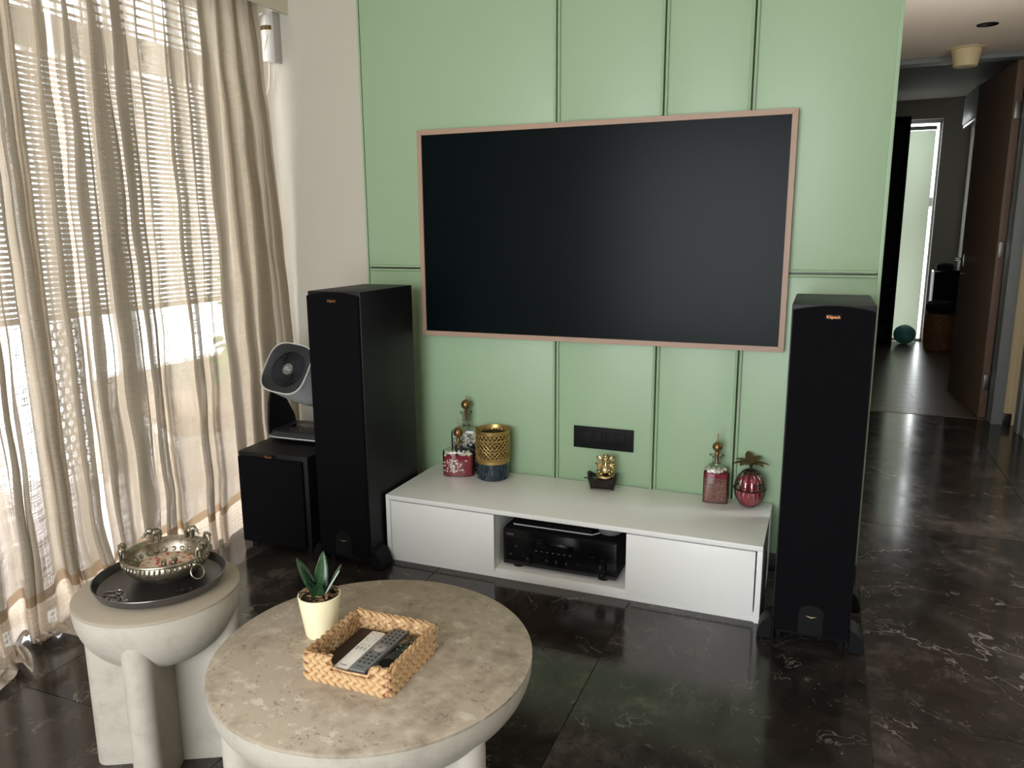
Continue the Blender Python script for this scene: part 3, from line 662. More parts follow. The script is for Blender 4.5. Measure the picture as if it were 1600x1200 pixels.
# ------------------------------------------------------------------ concrete tables
def bowl_table(name, label, loc, h, R, depth, legr, legd, angs, top='conc_top'):
    t = thing(name, label, 'table', loc)
    prof = [(.001, h-depth)]+[(R*math.sin(PI/2*i/18), h-.02-(depth-.02)*math.cos(PI/2*i/18)) for i in range(1, 19)]+[(R, h-.008)]
    MB().lathe(prof, 96, cap1=False).build('bowl_body', 'conc', t, 50)
    MB().lathe([(R-.002, h-.012), (R+.0005, h-.0075), (R+.0005, h-.0025), (R-.003, h), (.001, h)], 96).build('table_top', top, t, 40)
    for a in angs:
        cx, cy_ = legd*math.cos(a), legd*math.sin(a); P = []
        # stadium shaped fin running to the centre, rounded at its outer end
        n = 18
        pts = [(legr*math.cos(-PI/2+PI*i/n), legr*math.sin(-PI/2+PI*i/n)) for i in range(n+1)]
        poly = [(-legd*.98, -legr)]+[(x, y_) for x, y_ in pts]+[(-legd*.98, legr)]
        ca, sa = math.cos(a), math.sin(a)
        Rg = []
        rt_ = h-.02-(depth-.02)*math.sqrt(max(0, 1-((legd+legr)/R)**2)) if legd+legr < R else h-.03
        for z_, k_ in ((0, .985), (.006, 1), (rt_-.03, 1), (rt_-.012, .985), (rt_-.003, .95), (rt_, .9)):
            Rg.append([(cx+(x*ca-y_*sa)*k_, cy_+(x*sa+y_*ca)*k_, z_) for x, y_ in poly])
        MB().rings(Rg).build('leg', 'conc', t, 50)
    return t
camdir_s = math.atan2(CAM.y+1.65, CAM.x+.015); 
bowl_table('side_table', 'small round concrete side table with a rounded bowl underside holding the tray', (-.015, -1.65, 0), .45, .186, .185, .033, .148, [math.radians(a) for a in (-64, 28, 118, 208)], 'conc_plain')
bowl_table('coffee_table', 'large round travertine look coffee table with a bowl underside', (.557, -1.604, 0), .38, .3485, .19, .036, .30, [math.radians(a) for a in (-121, -22, 105)])

# ------------------------------------------------------------------ tray, bowl and elephants
tr = thing('serving_tray', 'round dark metal tray with raised floral tracing on the side table', 'tray', (-.012, -1.642, .45))
MB().lathe([(.001, .008), (.125, .008), (.138, .012), (.1475, .03), (.1495, .0305), (.15, .029), (.14, .009), (.126, .005), (.001, .005)], 80, cap0=False, cap1=False).build('dish', 'pewter', tr)
for a in (-100, -20, 60, 150): MB().ell((.118*math.cos(math.radians(a)), .118*math.sin(math.radians(a)), .003), (.005, .005, .0032), 10, 6).build('foot', 'dark_wire', tr)
q = MB()
def squig(cx, cy_, s_, a0, n):
    P = []
    for i in range(n): t_ = i/(n-1); a = a0+t_*5.2; r_ = s_*(.35+.65*abs(math.sin(t_*7))); P.append((cx+r_*math.cos(a), cy_+r_*math.sin(a), .0095))
    return P
q.tube(squig(-.055, -.09, .022, 0, 26), .0013, 6); q.tube(squig(-.03, -.105, .018, 2, 24), .0012, 6); q.tube([(-.06, -.08, .0095), (-.03, -.09, .0095), (.0, -.11, .0095), (.03, -.112, .0095)], .0013, 6); q.tube(squig(.008, -.112, .012, 1, 20), .0011, 6)
q.build('raised_tracing', 'chrome', tr)
BW = (-.026, -1.606, .4585)
ub = thing('ornamental_bowl', 'wide beaten silver bowl with elephant figures round its rim on the tray', 'bowl', BW)
MB().lathe([(.001, 0), (.05, 0), (.053, .004), (.06, .008), (.083, .02), (.096, .036), (.098, .046), (.0945, .054), (.099, .058), (.103, .0605), (.1025, .063), (.096, .063), (.089, .056), (.089, .044), (.078, .026), (.05, .014), (.001, .012)], 72, cap0=False, cap1=False).build('basin', 'silver', ub)
R_ = []
for i in range(54):
    a = 2*PI*i/54; MB_ = None
q = MB()
for i in range(54):
    a = 2*PI*i/54; q.ell((.0975*math.cos(a), .0975*math.sin(a), .049), (.0042, .0026, .006), 8, 5, (0, 0, a))
q.build('fluted_band', 'silver', ub)
q = MB()
for i in range(26):
    a = 2*PI*i/26; q.ell((.0835*math.cos(a), .0835*math.sin(a), .0345), (.004, .007, .006), 8, 5, (0, .5, a))
q.build('embossed_leaves', 'silver', ub)
def elephant():
    e_ = MB()
    e_.ell((0, 0, .0175), (.0125, .0085, .0095), 14, 10); e_.ell((.0125, 0, .023), (.0075, .0068, .0075), 12, 8)
    e_.tube([(.018, 0, .022), (.0225, 0, .017), (.0235, 0, .012), (.026, 0, .0095), (.029, 0, .012)], [.0038, .003, .0025, .002, .0015], 8)
    for s_ in (-1, 1):
        e_.ell((.0095, s_*.0078, .0225), (.0045, .0012, .006), 10, 6)
        e_.tube([(-.008, s_*.005, .014), (-.0085, s_*.005, 0)], [.004, .0034], 8); e_.tube([(.007, s_*.005, .014), (.0075, s_*.005, 0)], [.0038, .0032], 8)
        e_.tube([(.0165, s_*.0035, .0185), (.0215, s_*.0045, .0165), (.024, s_*.0045, .018)], [.0013, .001, .0005], 6)
    e_.tube([(-.012, 0, .02), (-.0145, 0, .015), (-.0145, 0, .009)], .0009, 6); e_.ell((0, 0, .0265), (.0075, .0072, .0018), 10, 5)
    return e_.mesh('elephant_figure', 60)
em = elephant(); em.materials.append(M['silver'])
for a, s_, rz in ((222, 1.05, 130), (150, 1.1, 235), (100, 1.0, 10), (58, .95, -30), (8, 1.05, 98)):
    ar = math.radians(a); o = link('elephant_figure', em, ub, loc=(.0965*math.cos(ar), .0965*math.sin(ar), .0615), rot=(0, 0, math.radians(rz))); o.scale = (s_,)*3
P = [(.112*math.cos(math.radians(-50)), .112*math.sin(math.radians(-50)), .055)]
rg = Matrix.Translation((.112*math.cos(math.radians(-8)), .112*math.sin(math.radians(-8)), .034)) @ Matrix.Rotation(math.radians(-8+90), 4, 'Z') @ Matrix.Rotation(1.15, 4, 'X')
MB().tube([(.017*math.cos(2*PI*i/24), .017*math.sin(2*PI*i/24), 0) for i in range(24)], .0018, 8, True, rg).build('ring_handle', 'silver', ub)
MB().ell((.102*math.cos(math.radians(-8)), .102*math.sin(math.radians(-8)), .05), (.007, .006, .006), 10, 6).build('handle_lug', 'silver', ub)
q = MB()
for i in range(7):
    a = i*.9; c = (.012*math.cos(a), .012*math.sin(a), .004+.0015*i); q.tube([(c[0]+.009*math.cos(2*PI*j/14), c[1]+.006*math.sin(2*PI*j/14+a), c[2]+.003*math.cos(j)) for j in range(14)], .0009, 5, True)
wb = q.build('wire_trinket', 'dark_wire', None, label='tangled dark wire trinket on the tray beside the silver bowl', cat='trinket'); wb.location = (.088, -1.672, .458)
dc = MB().lathe([(.001, 0), (.06, 0), (.062, .002), (.062, .006), (.0605, .007), (.001, .007)], 48).build('printed_disc', 'disc', None, label='round floral print disc lying inside the silver bowl', cat='coaster')
dc.location = (BW[0]-.004, BW[1]+.004, BW[2]+.026)
for (dx, dy, rz, lb) in ((.022, -.03, 2.4, 'tiny silver elephant on the floral disc, nearer the rim'), (.036, -.012, 2.0, 'tiny silver elephant on the floral disc, nearer the middle')):
    o = link('elephant_ornament', em, None, lb, 'figurine', None, None, (BW[0]+dx, BW[1]+dy, BW[2]+.033), (0, 0, rz)); o.scale = (.7,)*3

# ------------------------------------------------------------------ potted plant
pp = thing('potted_plant', 'small dark green succulent in a cream pot on the coffee table', 'plant', (.407, -1.588, .38))
pp.scale = (1.22,)*3
MB().lathe([(.001, 0), (.0265, 0), (.0285, .003), (.0385, .072), (.0395, .08), (.0375, .081), (.0355, .074), (.001, .07)], 48, cap0=True).build('pot', 'pot', pp)
MB().lathe([(.001, .077), (.02, .076), (.0358, .0735)], 32).build('soil', 'soil_dark', pp)
for i in range(46):
    a = random.uniform(0, 2*PI); r_ = .034*math.sqrt(random.random()); L = random.uniform(.004, .008)
    c_ = MB().box(-L, L, -.0022, .0022, -.0011, .0011, .0006).build('bark_chip', random.choice(['bark_a', 'bark_b', 'bark_b']), pp)
    c_.location = (r_*math.cos(a), r_*math.sin(a), .079+random.uniform(0, .004)); c_.rotation_euler = (random.uniform(-.6, .6), random.uniform(-.6, .6), a*3)
def leaf(name, base, az, tilt, L, wd, bend, mt='leaf'):
    R = []
    for i in range(10):
        t_ = i/9; wv = wd*(math.sin(PI*min(1, .12+t_*.88))**.75)*(1-.1*t_)+.0006; out = L*t_*math.sin(tilt+bend*t_); hz = L*t_*math.cos(tilt+bend*t_)
        row = []
        for c in (-1, -.6, 0, .6, 1): row.append((wv*c, out-.006*abs(c)*(1-t_)*0 + .25*wv*abs(c)**2, hz))
        back = [(x*.92, y_-.0025, z_) for x, y_, z_ in row[::-1]]
        R.append(row+back)
    o = MB().rings(R).build(name, mt, pp, 60); o.location = base; o.rotation_euler = (0, 0, az); return o
cd = math.atan2(rt.y, rt.x)   # azimuth of the viewer's right
leaf('leaf', (0, -.004, .074), cd-PI/2+.25-PI/2-.9+PI, .12, .088, .0185, .1)
leaf('leaf', (-.006, .002, .074), cd+PI/2-.15, .32, .082, .0165, .15)
leaf('leaf', (.008, .004, .074), cd-PI/2+.2, .42, .07, .011, .1)
leaf('leaf', (.003, .01, .074), cd+.6, .2, .06, .013, .2)
leaf('leaf', (.004, -.012, .074), cd+PI+.4, .25, .045, .012, .2)
leaf('leaf', (-.002, .012, .074), cd+PI/2+.9, .5, .052, .012, .2)
o = leaf('leaf', (.012, .0, .078), cd-PI/2-.1, .5, .06, .005, .05, 'leaf_pale'); o['label'] = 'silvery leaf'

# ------------------------------------------------------------------ seagrass basket with remotes
BX0, BX1, BY0, BY1, BZ, BH = .48, .69, -1.755, -1.55, .38, .06
bk = thing('wicker_basket', 'square braided seagrass basket with a notched front on the coffee table', 'basket', ((BX0+BX1)/2, (BY0+BY1)/2, BZ))
hw, hd = (BX1-BX0)/2, (BY1-BY0)/2
MB().box(-hw+.006, hw-.006, -hd+.006, hd-.006, 0, .006, .002).build('basket_floor', 'leather', bk)
NX0, NX1, NZ = -.034+.0, .05, .036        # notch in the front wall
def core(x0, x1, y0, y1, z1): MB().box(x0, x1, y0, y1, .001, z1, .002).build('wall_core', 'rattan', bk)
core(-hw+.004, -hw+.011, -hd+.011, hd-.011, BH-.003); core(hw-.011, hw-.004, -hd+.011, hd-.011, BH-.003); core(-hw+.004, hw-.004, hd-.011, hd-.004, BH-.003)
core(-hw+.004, NX0-.004, -hd+.004, -hd+.011, BH-.003); core(NX1+.004, hw-.004, -hd+.004, -hd+.011, BH-.003); core(NX0-.004, NX1+.004, -hd+.004, -hd+.011, NZ-.004)
st = MB().ell((0, 0, 0), (.0152, .0042, .0062), 8, 6).mesh('braid_strand', 80); st.materials.append(M['seagrass'])
inner = MB(); n_st = 0
for wall in range(4):
    Lw = hw if wall in (0, 2) else hd; D = hd if wall in (0, 2) else hw
    rz = (0, PI/2, PI, -PI/2)[wall]; Rz = Matrix.Rotation(rz, 4, 'Z')
    rows_ = 3; rh = BH/rows_
    for rrow in range(rows_):
        n = int(2*(Lw-.004)/.0185)
        for i in range(n):
            for s_ in (-1, 1):
                x = -Lw+.012+(i+(.5 if s_ > 0 else 0))*(2*Lw-.022)/n; z_ = rh*(rrow+.5)+s_*rh*.22
                if wall == 0 and NX0-.008 < x < NX1+.008 and z_ > NZ-.006: continue
                jt_ = random.uniform(-.12, .12)
                p = Rz @ Vector((x, -D+.0035+random.uniform(-.0008, .0008), z_))
                o = link('braid_strand', st, bk, loc=p); o.rotation_mode = 'QUATERNION'
                o.rotation_quaternion = (Rz @ Matrix.Rotation(-s_*.55+jt_, 4, 'Y')).to_quaternion(); n_st += 1
                T_ = Rz @ Matrix.Translation((x, -D+.0115, z_)) @ Matrix.Rotation(-s_*.55-jt_, 4, 'Y')
                inner.ell((0, 0, 0), (.0145, .0032, .006), 7, 5, None, T_)
inner.build('inner_braid', 'seagrass', bk, 80, kind='stuff')
rim = []
zt_ = BH-.001
path = [(NX0, -hd+.007, NZ), (NX0-.006, -hd+.007, zt_-.006), (NX0-.014, -hd+.007, zt_), (-hw+.008, -hd+.007, zt_), (-hw+.007, hd-.007, zt_), (hw-.007, hd-.007, zt_), (hw-.008, -hd+.007, zt_), (NX1+.014, -hd+.007, zt_), (NX1+.006, -hd+.007, zt_-.006), (NX1, -hd+.007, NZ)]
MB().tube(path, .0026, 8).build('rim_cord', 'seagrass', bk); MB().tube([(NX0, -hd+.007, NZ), (0, -hd+.007, NZ-.002), (NX1, -hd+.007, NZ)], .0026, 8).build('rim_cord', 'seagrass', bk)
def remote(name, label, loc, rz, L, Wd, Hh, mt, tilt=0, bevel=.003):
    t = link(name, None, None, label, 'remote', 'remote controls in the basket', None, loc, (tilt, 0, rz))
    MB().box(-Wd/2, Wd/2, 0, L, 0, Hh, bevel).build('case', mt, t); return t
def btn(t, x, y_, r_, z_, mt, h=.0012): MB().lathe([(r_, 0), (r_, h*.7), (r_*.8, h), (.0002, h)], 14, x, y_, Matrix.Translation((0, 0, z_))).build('button', mt, t)
bcx, bcy = (BX0+BX1)/2, (BY0+BY1)/2
fo = MB().box(-.068, .068, -.085, .085, 0, .016, .003).build('leather_case', 'leather', None, label='flat dark brown leather case under the remotes in the basket', cat='case'); fo.location = (bcx-.016, bcy+.003, BZ+.0065)
zl = BZ+.0235
r1 = remote('remote_control', 'slim white remote control, leftmost in the basket', (bcx-.022, bcy-.086, zl), -.12+.13, .152, .034, .011, 'remote_white')
MB().tube([(.0105*math.cos(2*PI*i/24), .118+.0105*math.sin(2*PI*i/24), .0112) for i in range(24)], .0008, 6, True).build('ring_pad', 'button_pale', r1)
for x, y_ in ((0, .143), (-.009, .138), (.009, .138), (-.009, .092), (.009, .092), (0, .092)): btn(r1, x, y_, .0025, .011, 'button_pale')
for x in (-.009, .0, .009): MB().box(x-.0022, x+.0022, .07, .083, .011, .0125, .0006).build('rocker', 'button_pale', r1)
MB().box(-.008, .008, .010, .0118, .011, .0113).build('printed_mark', 'button_dark', r1)
r2_ = remote('remote_control', 'long grey remote control with many dark buttons, in the middle of the basket', (bcx+.018, bcy-.088, zl+.001), -.02, .172, .038, .015, 'remote_grey')
for j in range(5):
    for i in range(3): btn(r2_, -.011+i*.011, .112+j*.0125, .0032, .015, 'button_dark')
MB().lathe([(.0135, 0), (.0135, .0016), (.0125, .002), (.0002, .002)], 28, 0, .088, Matrix.Translation((0, 0, .015))).build('dial_pad', 'button_tan', r2_)
MB().lathe([(.0045, 0), (.0045, .0012), (.0002, .0014)], 18, 0, .088, Matrix.Translation((0, 0, .017))).build('button', 'remote_grey', r2_)
for j in range(4):
    for i in range(3):
        if j != 3 or i != 1: btn(r2_, -.011+i*.011, .028+j*.0125, .003, .015, 'button_dark')
MB().box(-.009, .009, .012, .0138, .015, .0153).build('printed_mark', 'button_dark', r2_)
r3 = remote('remote_control', 'short black remote control with a round pad, right of the grey one', (bcx+.062, bcy-.074, BZ+.016), .0, .15, .04, .022, 'black_gloss', 0, .005)
MB().lathe([(.017, 0), (.017, .001), (.0165, .0014), (.0002, .0012)], 30, 0, .03, Matrix.Translation((0, 0, .022))).build('dial_pad', 'black_matt', r3)
for y_, mt in ((.07, 'button_dark'), (.085, 'remote_grey'), (.1, 'remote_grey'), (.12, 'remote_grey')):
    for x in (-.008, .006): btn(r3, x, y_, .0022, .022, mt)
r4 = remote('remote_control', 'white remote control standing on edge against the right wall of the basket', (bcx+.0885, bcy-.06, BZ+.0065), .0, .13, .007, .042, 'remote_white', 0, .002)

# ------------------------------------------------------------------ things on the console
CT = ZT
def pebbles(mt, parent, n, fn_, r0, r1, seed, name='pebbles'):
    rng = random.Random(seed); q = MB()
    for i in range(n):
        x, y_, z_ = fn_(rng); r_ = rng.uniform(r0, r1); q.ell((x, y_, z_), (r_, r_*.85, r_*.8), 8, 6, (rng.uniform(0, 3), rng.uniform(0, 3), 0))
    return q.build(name, mt, parent, 80, kind='stuff')
def stopper(t, zc, kr, zs, ztop, knob_z, mt='brass'):
    s_ = MB().lathe([(.006, zs), (.0075, zc-.002), (.0085, zc), (.0085, zc+.004), (.0065, knob_z-kr*1.05), (.009, knob_z-kr*.85)]+[(kr*math.sin(PI*i/12), knob_z-kr*math.cos(PI*i/12)) for i in range(3, 12)]+[(.004, knob_z+kr*1.02), (.003, knob_z+kr*1.25), (.0022, ztop-.004), (.0005, ztop)], 24).build('stopper', mt, t)
    return s_
b1 = thing('glass_bottle', 'short wide glass bottle of red sand and white pebbles, front of the left group', 'bottle', (.046, -.125, CT), .34)
S = [(.058, .024, 0), (.065, .03, .004), (.066, .031, .1), (.065, .03, .108), (.05, .024, .117), (.018, .014, .121)]
MB().sup(S, 3.2, 44, cap1=False).build('bottle_glass', 'glass', b1)
MB().sup([(.056, .023, .0035), (.061, .026, .006), (.0615, .0265, .088), (.058, .024, .09)], 3.2, 40).build('red_sand', 'sand_red', b1)
pebbles('pebble_white', b1, 46, lambda r: (r.uniform(-.055, .055), r.uniform(-.02, .02), r.uniform(.092, .1)), .0055, .008, 1)
def frontpeb(r):
    x = max(-.057, min(.045, r.gauss(-.022, .02))); return (x, -.0262*(1-abs(x/.066)**3.2)**(1/3.2)+.0022, r.uniform(.018, .075))
pebbles('pebble_white', b1, 60, frontpeb, .0035, .006, 2)
MB().lathe([(.0165, .119), (.0165, .14), (.0185, .142), (.0185, .145), (.0155, .145)], 28, cap0=False, cap1=False).build('neck', 'glass_thick', b1); stopper(b1, .145, .021, .12, .248, .186)
b2 = thing('glass_bottle', 'taller glass bottle of white and blue pebbles at the back of the left group', 'bottle', (.05, -.054, CT), .30)
S = [(.058, .02, 0), (.063, .026, .004), (.064, .027, .165), (.062, .026, .18), (.04, .02, .192), (.018, .014, .197)]
MB().sup(S, 4, 44, cap1=False).build('bottle_glass', 'glass_dim', b2)
pebbles('pebble_blue', b2, 150, lambda r: (r.uniform(-.054, .054), r.uniform(-.017, .017), r.uniform(.008, .115)), .006, .0085, 3)
pebbles('pebble_white', b2, 70, lambda r: (r.uniform(-.054, .054), r.uniform(-.017, .017), r.uniform(.115, .165)), .006, .0085, 4)
MB().lathe([(.0175, .194), (.0165, .2), (.0165, .252), (.026, .256), (.026, .259), (.0145, .259)], 28, cap0=False, cap1=False).build('neck', 'glass_thick', b2); stopper(b2, .262, .021, .22, .33, .29)
lt = thing('candle_lantern', 'gold latticework lantern on a dark blue mosaic base, right of the left bottles', 'lantern', (.191, -.098, CT))
MB().lathe([(.062, 0), (.0665, .004), (.067, .07), (.06, .074), (.058, .074)], 48, cap1=True).build('mosaic_base', 'blue_mosaic', lt)
MB().lathe([(.0665, .07), (.0695, .072), (.0695, .083), (.0675, .085), (.066, .085)], 48, cap0=False, cap1=False).build('lower_band', 'gold_lattice', lt)
MB().lathe([(.0675, .192), (.0705, .194), (.0715, .208), (.0705, .209), (.0665, .194)], 48, cap0=False, cap1=False).build('upper_band', 'gold_lattice', lt)
q = MB(); nh = 24
def prof_r(t_): return .0675+.0035*math.sin(PI*t_)
for s_ in (-1, 1):
    for i in range(nh):
        q.tube([(prof_r(k/10)*math.cos(2*PI*i/nh+s_*k/10*1.7), prof_r(k/10)*math.sin(2*PI*i/nh+s_*k/10*1.7), .083+.111*k/10) for k in range(11)], .0021, 5)
for row_ in range(7):
    for i in range(nh):
        a = 2*PI*(i+.5*(row_ % 2))/nh; rr_ = prof_r(row_/7)+.0006; z_ = .091+row_*.0158; T_ = Matrix.Translation((rr_*math.cos(a), rr_*math.sin(a), z_)) @ Matrix.Rotation(a, 4, 'Z')
        q.ell((0, 0, 0), (.0018, .0052, .0022), 8, 5, None, T_); q.ell((0, 0, 0), (.0018, .0022, .0052), 8, 5, None, T_)
q.build('lattice', 'gold_lattice', lt, 60, kind='stuff')
MB().lathe([(.06, .0745), (.06, .19), (.058, .19), (.058, .0745)], 40, cap0=False, cap1=False).build('liner', 'bronze_leaf', lt)
# figurine and its carved wooden bowl
wbw = thing('carved_wood_bowl', 'dark carved wooden bowl with flared corners below the gold figurine', 'bowl', (.657, -.082, CT), .1)
R = []
n = 40
for (k, z_) in ((0, .0), (1, .02), (2, .045), (3, .056), (4, .057), (5, .047), (6, .046), (7, .0455)):
    row_ = []
    for j in range(n):
        a = 2*PI*j/n; c4 = math.cos(2*a)**2; ex, ey = .058+.006*k*(k < 4), .036+.002*k*(k < 4)
        e_ = 2/3.2; px = math.copysign(abs(math.cos(a))**e_, math.cos(a)); py = math.copysign(abs(math.sin(a))**e_, math.sin(a))
        sc_ = {0: .78, 1: .86, 2: .98, 3: 1.0, 4: .94, 5: .8, 6: .6, 7: .2}[k]
        zz = z_
        if k == 0: zz = .022*max(0, 1-abs(px)**3*1.1)  # arched underside between the end feet
        if k in (3, 4): zz += .012*abs(px)**4-.012*(1-abs(px)**2)
        row_.append((.06*sc_*px, .036*sc_*py, zz))
    R.append(row_)
MB().rings(R).build('bowl', 'dark_wood', wbw, 40); MB().tube([(-.058, -.01, .043), (-.067, -.012, .046), (-.071, -.012, .044)], [.003, .0025, .0035], 8).build('twig_knob', 'dark_wood', wbw)
gn = thing('elephant_headed_figurine', 'seated gold elephant headed figurine on the dark wooden bowl', 'figurine', (.668, -.078, CT+.046), .25)
gn.scale = (1.08,)*3
q = MB(); q.ell((0, 0, .03), (.021, .018, .021), 18, 12); q.ell((0, -.002, .045), (.017, .014, .014), 16, 10)
for s_ in (-1, 1):
    q.tube([(s_*.012, 0, .013), (s_*.03, -.008, .011), (s_*.026, -.022, .009), (s_*.006, -.026, .008)], [.009, .0085, .0075, .006], 10); q.ell((s_*.003, -.028, .008), (.007, .005, .005), 10, 6)
    q.tube([(s_*.016, -.002, .05), (s_*.026, -.006, .042), (s_*.027, -.014, .033), (s_*.022, -.02, .03)], [.006, .0055, .005, .0045], 10); q.ell((s_*.022, -.022, .031), (.005, .005, .005), 8, 6)
    q.tube([(s_*.015, .002, .052), (s_*.03, .002, .05), (s_*.035, -.004, .056)], [.005, .0045, .004], 8)
body = q.build('body', 'gold', gn, 80)
q = MB(); q.ell((0, -.002, .068), (.0165, .0155, .0165), 16, 12); q.ell((0, 0, .083), (.011, .011, .006), 14, 8); q.ell((0, 0, .0885), (.005, .005, .004), 10, 6)
q.tube([(0, -.014, .07), (0, -.022, .062), (.001, -.024, .05), (.004, -.025, .04), (.01, -.026, .036), (.014, -.026, .039)], [.0075, .0068, .0056, .005, .0042, .0035], 10)
for s_ in (-1, 1): q.tube([(s_*.007, -.014, .063), (s_*.009, -.022, .058), (s_*.009, -.025, .058)], [.0025, .002, .001], 8)
q.build('head', 'gold', gn, 80)
for s_ in (-1, 1): MB().ell((s_*.024, .002, .073), (.0105, .0035, .012), 14, 8, (0, s_*.3, s_*.3)).build('ear', 'gold', gn, 80)
# right bottle
b3 = thing('glass_bottle', 'square glass bottle of brown and red seeds near the right end of the console', 'bottle', (1.092, -.066, CT), .12)
S = [(.042, .026, 0, 6), (.046, .03, .003, 6), (.046, .03, .115, 6), (.042, .028, .13, 5), (.028, .022, .142, 3), (.016, .016, .148, 2)]
MB().sup(S, 6, 44, cap1=False).build('bottle_glass', 'glass', b3)
MB().sup([(.041, .026, .003), (.0432, .0275, .005), (.0432, .0275, .096), (.042, .026, .097)], 6, 40).build('brown_seeds', 'grain', b3)
MB().sup([(.0432, .0275, .0972), (.0432, .0275, .112), (.041, .025, .115)], 6, 40).build('red_sand', 'sand_red', b3)
pebbles('pebble_white', b3, 30, lambda r: (r.uniform(-.034, .034), r.uniform(-.019, .019), r.uniform(.118, .124)), .0055, .0075, 6)
MB().lathe([(.0165, .146), (.0155, .152), (.0155, .176), (.027, .18), (.027, .183), (.014, .183)], 28, cap0=False, cap1=False).build('neck', 'glass_thick', b3); stopper(b3, .185, .0185, .15, .266, .213)
# glass pumpkin
gp = thing('glass_pumpkin', 'ribbed glass pumpkin with red filling and bronze leaves at the console end', 'ornament', (1.216, -.078, CT))
def lobes(R0, zc, hz, k, nl=10, seg=80, rg=18, dep=.12):
    R = []
    for i in range(rg+1):
        th = PI*(.04+.92*i/rg); row_ = []
        for j in range(seg):
            a = 2*PI*j/seg; rr_ = R0*math.sin(th)**.85*(1-dep+dep*abs(math.cos(a*nl/2))**.7)*k; row_.append((rr_*math.cos(a), rr_*math.sin(a), zc-hz*math.cos(th)))
        R.append(row_)
    return R
MB().rings(lobes(.056, .07, .071, 1)).build('glass_body', 'glass_thick', gp)
MB().rings(lobes(.044, .043, .04, 1, 8)).build('filling', 'red_glass', gp); MB().rings(lobes(.041, .1, .022, 1, 8)).build('filling', 'red_glass', gp)
MB().tube([(.0565*math.cos(2*PI*i/40), .0565*math.sin(2*PI*i/40), .072) for i in range(40)], .0028, 8, True).build('wire_band', 'dark_wire', gp)
for i in range(10):
    a = 2*PI*(i+.5)/10; P = []
    for k in range(11):
        th = PI*(.5+.47*k/10); P.append((.0555*math.sin(th)**.85*math.cos(a)*.93, .0555*math.sin(th)**.85*math.sin(a)*.93, .07-.0735*math.cos(th)))
    MB().tube(P, .0013, 6).build('wire_rib', 'dark_wire', gp)
MB().lathe([(.008, .14), (.005, .148), (.006, .16), (.002, .165)], 14).build('stem', 'dark_wire', gp)
lf = [(-100, .06, .10, .25), (-40, .062, .05, .1), (10, .066, .02, 0), (60, .06, .12, .4), (110, .05, .2, .7), (150, .066, .03, .2), (190, .068, .0, 0), (235, .06, .05, .1)]
for a, L, rise, curl in lf:
    R = []
    for i in range(9):
        t_ = i/8; wv = .0155*math.sin(PI*(.06+.92*t_))**.8; zz = .158+.03*t_*(1+rise*3)-.028*t_*t_*(1-curl)
        top_ = [(L*t_, wv*c, zz+.25*wv*abs(c)) for c in (-1, -.5, 0, .5, 1)]; R.append(top_+[(x, y_*.96, z_-.0011) for x, y_, z_ in top_[::-1]])
    o = MB().rings(R).build('leaf', 'bronze_leaf', gp, 60); o.rotation_euler = (0, 0, math.radians(a))

# ------------------------------------------------------------------ passage and bedroom things
dl = thing('ceiling_downlight', 'unlit round black downlight set into the passage ceiling', 'light', (2.129, 2.097, 2.335))
MB().lathe([(.05, -.003), (.052, -.001), (.052, 0), (.04, 0), (.038, -.003)], 32, cap0=False, cap1=False).build('trim_ring', 'black_matt', dl); MB().lathe([(.038, -.0022), (.02, -.001), (.001, -.0005)], 28).build('lens', 'black_gloss', dl)
cl = thing('ceiling_cone', 'cream cone shaped ceiling fitting in front of the door head', 'fitting', (2.118, 2.70, 2.335))
MB().lathe([(.062, -.105), (.065, -.103), (.084, -.008)], 36).build('cone', 'cream', cl); MB().lathe([(.084, -.008), (.1, -.006), (.1, 0), (.08, 0)], 36).build('flange', 'cream', cl)
dr = link('door_1', None, None, 'brown veneered door standing open into the bedroom', None, None, 'structure', (2.49, 3.0, 0), (0, 0, math.radians(4.4)))
MB().box(-.045, 0, .003, .93, .006, 2.298, .002).build('door_leaf', 'door_wood', dr)
hd_ = MB().box(-.0505, -.045, .835, .865, .985, 1.075, .002).build('handle_plate', 'chrome', dr)
MB().tube([(-.05, .85, 1.04), (-.095, .85, 1.04), (-.1, .845, 1.04), (-.1, .74, 1.04)], .009, 10).build('lever', 'chrome', hd_)
MB().tube([(-.045, .85, .93), (-.06, .85, .93)], .014, 16).build('lock_cylinder', 'chrome', dr)
for z_ in (.25, 1.13, 2.0): MB().box(-.034, -.002, -.0015, .003, z_-.05, z_+.05, .0005).build('hinge', 'chrome', dr)
sh = thing('black_cabinet', 'tall black shelving cabinet at the left of the bedroom window', 'cabinet', (1.83, 6.56, 0))
MB().box(-.3, -.28, -.2, .22, 0, 2.4, .002).build('side_panel', 'black_matt', sh); MB().box(.28, .3, -.2, .22, 0, 2.4, .002).build('side_panel', 'black_matt', sh); MB().box(-.28, .28, .2, .22, 0, 2.4).build('back_panel', 'black_matt', sh)
for z_ in (.0, .22, .62, .98, 1.36, 1.74, 2.38): MB().box(-.28, .28, -.195, .2, z_, z_+.02, .001).build('shelf', 'black_matt', sh)
MB().box(-.28, .28, -.2, -.182, .03, .215, .002).build('drawer', 'black_gloss', sh)
bb = thing('exercise_ball', 'teal ball on the bedroom floor in front of the window', 'ball', (2.272, 6.62, 0))
MB().ell((0, 0, .108), (.113, .113, .1065), 36, 20).build('ball_skin', 'teal', bb, 80); MB().lathe([(.006, .213), (.006, .216), (.001, .2165)], 12).build('valve', 'dark_grey', bb)
lb = thing('laundry_basket', 'brown wicker basket beside the bedroom window, topped by dark cloth', 'basket', (2.575, 6.30, 0))
q = MB()
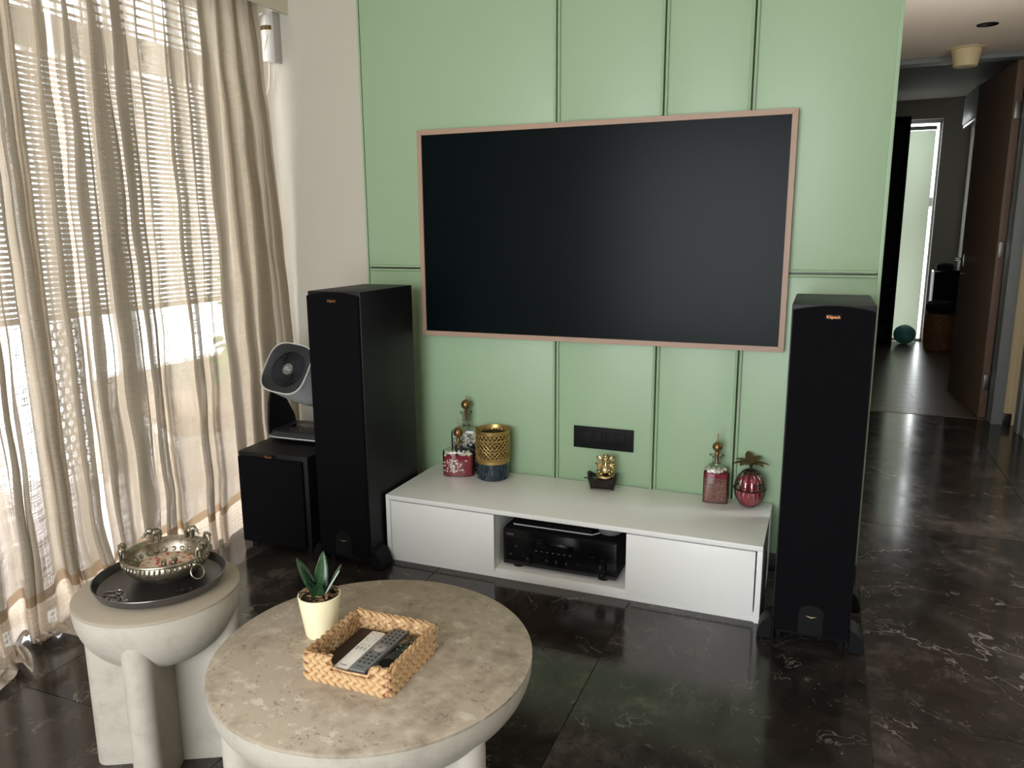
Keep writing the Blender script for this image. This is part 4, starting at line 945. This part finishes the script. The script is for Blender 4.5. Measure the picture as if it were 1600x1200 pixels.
for i in range(26):
    z_ = .008+i*.0145; r_ = .128+.016*math.sin(PI*min(1, z_/.38)*.9)
    q.tube([((r_+.004*(1 if (j+i) % 2 else -1))*math.cos(2*PI*j/44), (r_+.004*(1 if (j+i) % 2 else -1))*math.sin(2*PI*j/44), z_) for j in range(44)], .0075, 5, True)
q.build('woven_wall', 'rattan', lb, 60, kind='stuff')
MB().lathe([(.001, .003), (.125, .003)], 24).build('basket_base', 'rattan', lb)
for i in range(22):
    a = 2*PI*i/22; MB().tube([(.134*math.cos(a), .134*math.sin(a), .003), (.15*math.cos(a), .15*math.sin(a), .2), (.141*math.cos(a), .141*math.sin(a), .385)], .005, 5).build('stake', 'rattan', lb)
dk = MB()
R = []
for (r_, z_) in ((.13, -.03), (.152, .0), (.158, .02), (.15, .05), (.13, .072), (.07, .085), (.001, .088)):
    R.append([(r_*(1+.05*math.sin(3*a+z_*60))*math.cos(a), r_*(1+.05*math.sin(3*a+z_*60))*math.sin(a), z_+.008*math.sin(5*a)) for a in (2*PI*j/40 for j in range(40))])
o = dk.rings(R).build('folded_cloth', 'fleece', None, 60, label='dark cloth heaped on the wicker laundry basket', cat='cloth'); o.location = (2.575, 6.30, .425)
cb = thing('fluted_cabinet', 'low black fluted cabinet behind the wicker laundry basket', 'cabinet', (2.61, 6.66, 0))
MB().box(-.11, .125, -.13, .18, .02, .80, .003).build('carcass', 'black_matt', cb); MB().box(-.12, .128, -.15, .19, .80, .82, .003).build('top', 'black_gloss', cb)
for i in range(10): MB().tube([(-.1+i*.0235, -.131, .04), (-.1+i*.0235, -.131, .79)], .009, 8).build('flute', 'black_matt', cb)
for x in (-.09, .105):
    for y_ in (-.1, .15): MB().box(x-.012, x+.012, y_-.012, y_+.012, 0, .02).build('foot', 'black_matt', cb)
o = MB().sup([(.07, .06, 0), (.085, .07, .01), (.085, .07, .05), (.06, .05, .07), (.01, .01, .075)], 3, 28).build('folded_towel', 'fleece', None, label='dark folded towel on the black fluted cabinet', cat='towel'); o.location = (2.6, 6.63, .82)
mr = thing('round_mirror', 'large round wall mirror with a thin pale rim, partly behind the door', 'mirror', (2.738, 5.72, 1.12))
Ty = Matrix.Rotation(-PI/2, 4, 'Y')
MB().tube([(-.008, .5*math.cos(2*PI*i/64), .5*math.sin(2*PI*i/64)) for i in range(64)], .009, 8, True).build('rim', 'chrome', mr); MB().lathe([(.001, .004), (.496, .004), (.496, 0), (.001, 0)], 64, T=Ty, cap0=False, cap1=False).build('mirror_glass', 'far_wall', mr)
ac = thing('air_conditioner', 'white wall mounted air conditioner high in the bedroom', 'air conditioner', (2.74, 5.55, 2.2))
MB().box(-.2, 0, -.4, .4, .03, .3, .02).build('housing', 'ac_white', ac); MB().box(-.19, -.08, -.38, .38, .005, .03, .004).build('air_flap', 'chrome', ac); MB().box(-.07, -.03, -.38, .38, .02, .032).build('outlet_slot', 'black_matt', ac)
o = MB().box(-.006, 0, -.04, .04, -.06, .06, .002).build('wall_switch', 'black_matt', None, label='small black wall switch by the round mirror', cat='switch'); o.location = (2.74, 6.35, 1.3)
